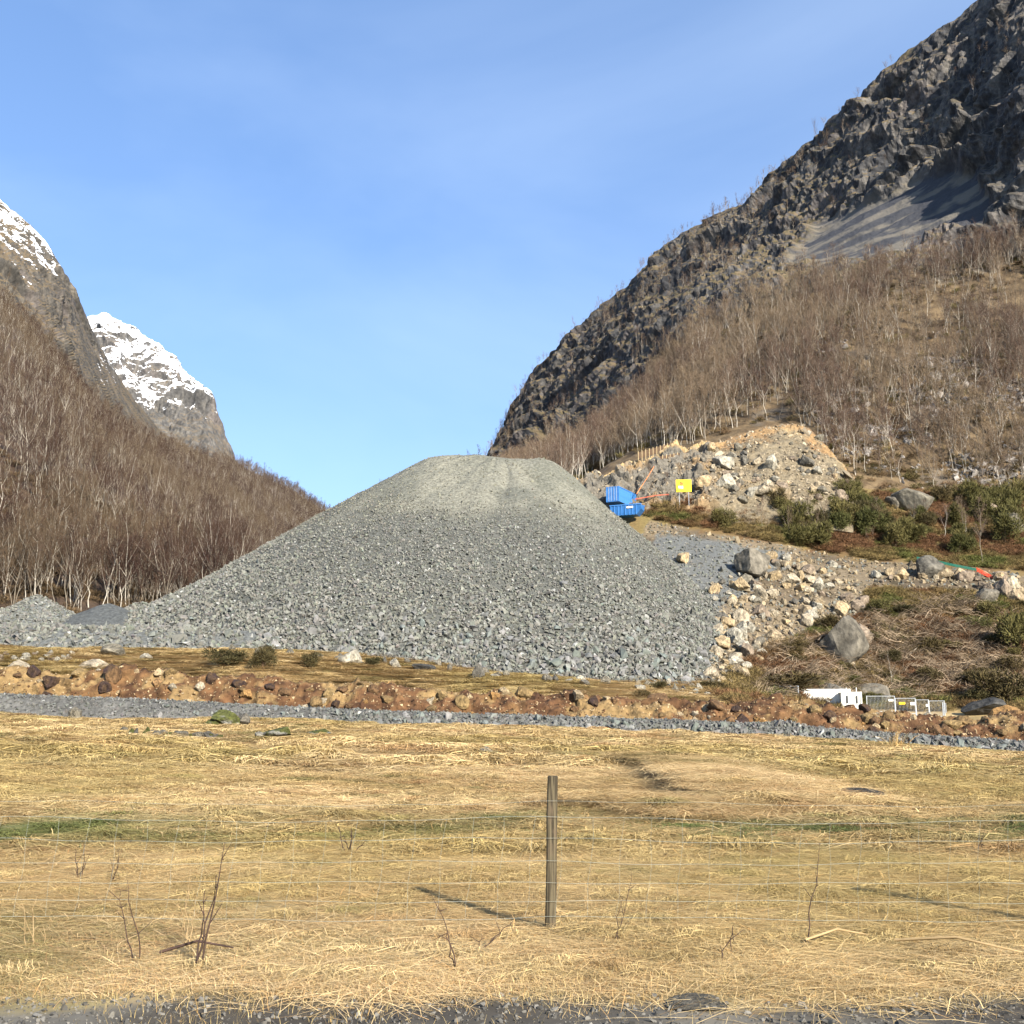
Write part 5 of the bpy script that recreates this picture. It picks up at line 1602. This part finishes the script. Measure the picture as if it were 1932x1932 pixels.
# ------------------------------------------------------------------ twigs and stalks in the foreground
M_REDTWIG = m_plain('red_brown_twig', (0.030, 0.017, 0.013), (0.06, 0.034, 0.024), 9.0, 0.8)
M_STRAWST = m_plain('dry_stalk', (0.26, 0.18, 0.085), (0.34, 0.24, 0.12), 6.0, 0.8)
def shoot(m, p, top, rad, wob, r, side=3):
    n = 9
    t = np.linspace(0, 1, n)
    P = p[None] * (1 - t)[:, None] + top[None] * t[:, None]
    off = np.cumsum(r.normal(0, wob, (n, 3)), axis=0); off -= off[0]
    off -= t[:, None] * off[-1]
    P = P + off
    m.tube(P, rad * (1 - 0.75 * t), 5)
    for q in range(side):
        k = int(r.integers(3, n - 1))
        d = (top - p) * r.uniform(0.06, 0.13) + r.normal(0, 0.05, 3)
        m.tube([P[k], P[k] + d * 0.6, P[k] + d], [rad * .5, rad * .35, rad * .15], 4)
def sapling(px, py, tops, rad, label, mat_=M_REDTWIG, cat='sapling', name='sapling', side=4, wob=0.012):
    b = hit(px, py)
    t = tag(link(name, None, loc=b), label, cat)
    for (tx, ty) in tops:
        top = at(tx, ty, b[1] + r9.uniform(-0.15, 0.15)) - b
        s = r9.normal(0, 0.03, 3); s[2] = -0.05
        m = MB(); shoot(m, s, top, rad, wob, r9, side)
        m.build('stem', mat_, t, smooth=True)
sapling(372, 1830, [(386, 1680), (424, 1590), (408, 1650)], 0.0085, 'dark multi-stemmed sapling in front of the fence on the left')
sapling(352, 1790, [(338, 1690), (362, 1670), (346, 1720), (372, 1690)], 0.005, 'pale dry stems standing behind the dark sapling', M_STRAWST)
sapling(257, 1820, [(228, 1680), (240, 1660)], 0.006, 'thin dark sapling left of the multi-stemmed one')
sapling(1549, 1790, [(1546, 1590)], 0.006, 'tall single red shoot standing right of the post')
sapling(1347, 1812, [(1386, 1742)], 0.007, 'short dark broken twig leaning right beside the fence')
sapling(868, 1832, [(842, 1760), (826, 1700)], 0.006, 'dark shoot leaning left, in front of the fence')
sapling(888, 1795, [(910, 1765), (968, 1738)], 0.006, 'dark bramble stem arching towards the post')
sapling(1160, 1782, [(1175, 1690), (1190, 1640)], 0.004, 'thin red shoot leaning right, near the post')
sapling(660, 1612, [(648, 1575), (672, 1570), (690, 1585), (640, 1560), (664, 1560)], 0.009, 'clump of dark twigs in the green strip behind the fence', side=2)
sapling(1852, 1610, [(1850, 1570), (1858, 1560)], 0.006, 'small twig in the grass behind the fence at far right')
sapling(150, 1660, [(142, 1600), (158, 1590), (170, 1610), (134, 1620)], 0.006, 'clump of thin brown stems behind the fence at left', side=2)
sapling(215, 1670, [(218, 1610), (230, 1600), (208, 1620)], 0.005, 'small clump of brown stems right of another behind the fence', side=2)
sapling(66, 1790, [(40, 1700), (70, 1690), (52, 1720), (96, 1730)], 0.005, 'pale reddish bramble stems at the left edge', M_STRAWST, side=3)
sapling(985, 1725, [(972, 1640), (962, 1660), (998, 1650), (1008, 1662), (990, 1630)], 0.0028, 'dry brown dock stalks left of the post', M_STRAWST, side=4)
sapling(1110, 1720, [(1096, 1640), (1108, 1650), (1120, 1630)], 0.004, 'dry stalks just right of the post', M_STRAWST, side=4)
sapling(1500, 1800, [(1462, 1720), (1480, 1750), (1530, 1770)], 0.004, 'thin bramble stems left of the tall red shoot', M_STRAWST)
for (a, b, lab) in [((300, 1816), (440, 1806), 'dead branch lying in the grass at the foot of the dark sapling'), ((1690, 1790), (1930, 1815), 'long dry stalk lying in the grass at lower right'), ((1520, 1790), (1640, 1782), 'pale dry stalk lying beside the tall red shoot')]:
    A, B = hit(*a), hit(*b)
    m = MB(); m.tube([A + (0, 0, .06), A * .5 + B * .5 + (0, 0, .12), B + (0, 0, .06)], [0.011, 0.01, 0.006], 5)
    tag(m.build('fallen_branch', M_STRAWST if 'stalk' in lab else M_REDTWIG, smooth=True), lab, 'branch')

# ------------------------------------------------------------------ dry grass
M_TUSSOCK = m_vcol('tussock_straw', 4.0)
def tuft_shape(seed, n, rad, lmin, lmax, wid, flat=0.75, spread=0.85, up=0.0, mat_=None):
    r = np.random.default_rng(seed)
    a0 = r.normal(0, 0.25)
    V, T, C = [], [], []
    for q in range(n):
        az = a0 + r.normal(0, spread) + (math.pi if r.random() < 0.25 else 0)
        b = np.r_[r.normal(0, rad * 0.5, 2), -0.02]
        L = r.uniform(lmin, lmax)
        e = r.uniform(0.05, 0.7) if up == 0 else r.uniform(0.9, 1.5)
        pts = [b]
        for k in range(3):
            d = np.array([math.cos(az) * math.cos(e), math.sin(az) * math.cos(e), math.sin(e)])
            pts.append(pts[-1] + d * L / 3)
            e -= r.uniform(0.35, 0.75) * flat * (1.25 if k == 0 else 1.0)
            az += r.normal(0, 0.15)
        pts = np.array(pts)
        sd = np.array([-math.sin(az), math.cos(az), r.normal(0, 0.5)]); sd /= np.linalg.norm(sd)
        ws = np.array([1.0, 0.9, 0.6, 0.1]) * wid * r.uniform(0.6, 1.3)
        o = len(V) * 8
        V.append(np.concatenate([pts - sd * ws[:, None], pts + sd * ws[:, None]]))
        for k in range(3):
            T += [(o + k, o + k + 1, o + k + 5), (o + k, o + k + 5, o + k + 4)]
        c = r.uniform(0.55, 1.25)
        tint = np.array([1.0, 1.0, 1.0]) if r.random() < 0.8 else np.array([0.85, 0.72, 0.6])
        C.append(np.tile(c * tint, (8, 1)))
    return mesh_from('grass_tuft', np.concatenate(V), np.array(T), mat_ or M_BLADE, np.concatenate(C) * (1.0 if mat_ is None else np.array((0.5, 0.35, 0.15))))
NEAR = [tuft_shape(500 + k, 560, 0.62, 0.22, 0.62, 0.0021, 0.8) for k in range(7)]
MID = [tuft_shape(520 + k, 330, 1.0, 0.30, 0.85, 0.0060, 0.85) for k in range(7)]
FAR = [tuft_shape(540 + k, 260, 2.0, 0.5, 1.4, 0.016, 0.85) for k in range(6)]
UPR = [tuft_shape(560 + k, 260, 0.6, 0.03, 0.11, 0.0014, 0.5, 1.5, 1) for k in range(4)]
def clump_shape(seed, n, rad, h, wid):
    r = np.random.default_rng(seed)
    a0 = r.uniform(0, 6.28)
    V, T, C = [], [], []
    for q in range(n):
        az = a0 + r.normal(0, 1.3)
        b = np.r_[r.normal(0, rad * 0.22, 2), 0.0]
        d = np.array([math.cos(az), math.sin(az), 0]); R_ = rad * r.uniform(0.5, 1.25); hh = h * r.uniform(0.5, 1.2)
        pts = np.array([b, b + d * R_ * 0.25 + (0, 0, hh), b + d * R_ * 0.7 + (0, 0, hh * 0.75), b + d * R_ + (0, 0, hh * r.uniform(-0.1, 0.35))])
        sd = np.array([-math.sin(az), math.cos(az), r.normal(0, 0.4)])
        ws = np.array([1.0, 0.9, 0.6, 0.1]) * wid * r.uniform(0.6, 1.3)
        o = len(V) * 8
        V.append(np.concatenate([pts - sd * ws[:, None], pts + sd * ws[:, None]]))
        for k in range(3):
            T += [(o + k, o + k + 1, o + k + 5), (o + k, o + k + 5, o + k + 4)]
        C.append(np.full((8, 3), r.uniform(0.5, 1.2)))
    return mesh_from('grass_clump', np.concatenate(V), np.array(T), M_BLADE, np.concatenate(C))
CLN = [clump_shape(600 + k, 130, 0.27, 0.050, 0.0015) for k in range(6)]
CLM = [clump_shape(610 + k, 130, 0.52, 0.095, 0.0038) for k in range(6)]
CLF = [clump_shape(620 + k, 100, 1.10, 0.20, 0.013) for k in range(6)]
TUSS = tuft_shape(590, 90, 0.14, 0.15, 0.35, 0.004, 0.6, 3.0, 1, M_TUSSOCK)
r10 = np.random.default_rng(20)
def grass(name, y0, y1, dens, src, scl, label, zs=1.0, extra=None, side=4.0, clear=1.0, tint=(1, 1, 1)):
    n = int(dens * 0.5 * (y1 ** 2 - y0 ** 2) * 0.98 + dens * (y1 - y0) * side)
    Y = np.sqrt(r10.uniform(y0 ** 2, y1 ** 2, n))
    X = r10.uniform(-1, 1, n) * (0.49 * Y + side / 2)
    P = np.stack([X, Y, gz(X, Y)], -1)
    if extra is not None: 
        k = extra(P); P = P[k]
    P = P[ditch_dist(P[:, 0], P[:, 1]) > 0.9 + 1.1 * clear]
    n = len(P)
    px, py = proj(P)
    q0 = P * np.array([1, 1, 0])
    a, b, c = fbm(q0, 6.0, 4, 41), fbm(q0, 1.4, 4, 45), fbm(q0, 14.0, 3, 51)
    tone = mixc(np.array((0.50, 0.355, 0.165)), np.array((0.68, 0.505, 0.26)), smooth01(a + b * 0.6 + r10.normal(0, 0.2, n), -0.35, 0.35))
    tone = mixc(tone, np.array((0.44, 0.27, 0.13)), (r10.random(n) < 0.10) * 0.8)
    band = np.exp(-((py - 1566 + 6 * a) / 25.0) ** 2)
    g = np.clip(band * smooth01(b + 0.4 * a + r10.normal(0, 0.15, n), -0.5, -0.1) * 0.95 + 0.7 * smooth01(b - a * 0.5 + r10.normal(0, 0.12, n), 0.30, 0.48), 0, 1)
    tone = mixc(tone, mixc(np.array((0.21, 0.19, 0.065)), np.array((0.115, 0.145, 0.042)), smooth01(band, 0.2, 0.6)), g)
    tone = mixc(tone, np.array((0.44, 0.335, 0.125)), 0.6 * smooth01(c, 0.05, 0.4))
    tone = tone * r10.uniform(0.8, 1.15, (n, 1)) * np.array(tint)
    flow = 0.9 * fbm(q0, 5.0, 2, 301)
    rz = np.where(r10.random(n) < 0.8, flow + r10.normal(0, 0.45, n), r10.uniform(0, 6.28, n)) + np.where(r10.random(n) < 0.4, math.pi, 0)
    s = scl * r10.uniform(0.75, 1.3, n)
    tag(scatter_gn(name, P, np.c_[r10.normal(0, 0.015, (n, 2)), rz], np.c_[s, s, s * zs * (1 - 0.35 * g)], r10.integers(0, len(src), n), src, tone), label)
grass('meadow_grass', 7.4, 15.0, 13, NEAR, 1.0, 'matted dry grass around the fence', 0.27, tint=(1.13, 1.10, 1.08))
grass('meadow_grass', 15.0, 36.0, 4.2, MID, 0.9, 'matted dry grass of the meadow behind the fence', 0.33, clear=1.6, tint=(1.10, 1.08, 1.06))
grass('meadow_grass', 16.0, 48.0, 9.0, NEAR, 1.3, 'dry grass along the rims of the ditch', 0.45, lambda P: ditch_dist(P[:, 0], P[:, 1]) < 5.0, clear=0.35)
grass('meadow_grass', 36.0, 95.0, 1.0, FAR, 0.85, 'dry grass of the far meadow below the road', 0.24, lambda P: P[:, 1] < np.interp(proj(P)[0], [-600, 0, 500, 1000, 1500, 1932, 2600], [98, 95, 93, 91, 89, 87, 84]) - 1.6, side=10, clear=2.2)
grass('meadow_grass', 104.0, 135.0, 1.3, FAR, 0.8, 'dry grass on the strip between soil bank and pile', 0.25, lambda P: (P[:, 0] < 27) & (P[:, 2] > 0), side=10)
grass('verge_grass', 6.2, 8.2, 6, UPR, 1.0, 'short bleached grass along the gravel verge', 1.0, tint=(0.72, 0.74, 0.66), extra= lambda P: (P[:, 1] > 7.0) | (np.random.default_rng(5).random(len(P)) < 0.22))
grass('meadow_grass', 7.6, 17.0, 6.0, CLN, 1.0, 'small hanging clumps of dry grass near the fence', 1.0, clear=0.5, tint=(0.86, 0.85, 0.8))
grass('meadow_grass', 15.0, 38.0, 1.5, CLM, 1.0, 'hanging clumps of dry grass in the middle of the meadow', 1.0, clear=1.0, tint=(0.86, 0.85, 0.8))
grass('meadow_grass', 38.0, 95.0, 0.42, CLF, 1.0, 'hanging clumps of dry grass in the far meadow', 1.0, lambda P: P[:, 1] < np.interp(proj(P)[0], [-600, 0, 500, 1000, 1500, 1932, 2600], [98, 95, 93, 91, 89, 87, 84]) - 1.6, side=10, clear=1.5, tint=(0.90, 0.89, 0.84))
grass('meadow_grass', 104.0, 134.0, 0.4, CLF, 1.0, 'clumps of dry grass between the soil bank and the pile', 1.0, lambda P: P[:, 0] < 27, side=10, tint=(0.9, 0.9, 0.85))
# loose gravel of the verge
n = 9000
Y = r10.uniform(5.2, 7.4, n); X = r10.uniform(-4.5, 4.5, n)
k = r10.random(n) < 1 - smooth01(Y + 0.35 * fbm(xy0(X, Y), 0.8, 2, 311), 6.85, 7.3)
P = np.stack([X, Y, gz(X, Y)], -1)[k]
tag(scatter_stones('verge_gravel', P, 0.012 + 0.036 * r10.random(len(P)) ** 4, np.array((0.105, 0.098, 0.084)) * r10.uniform(0.45, 1.6, (len(P), 1)), M_STONE, None, r10), 'loose gravel of the verge along the bottom edge')
# a tall tussock near the road
for (px, py, w, h, lab) in [(586, 1356, 50, 26, 'straw tussock hanging over the road edge'), (70, 1340, 60, 18, 'low straw tussock below the road at the left'), (1690, 1412, 40, 40, 'thin upright tussock of pale grass by the road')]:
    b = hit(px, py, 60); s = b[1] / F
    t = link('grass_tussock', TUSS, None, b, (0, 0, px), (w * s * 3.0, w * s * 3.0, h * s * 4.2))
    tag(t, lab, 'tussock')
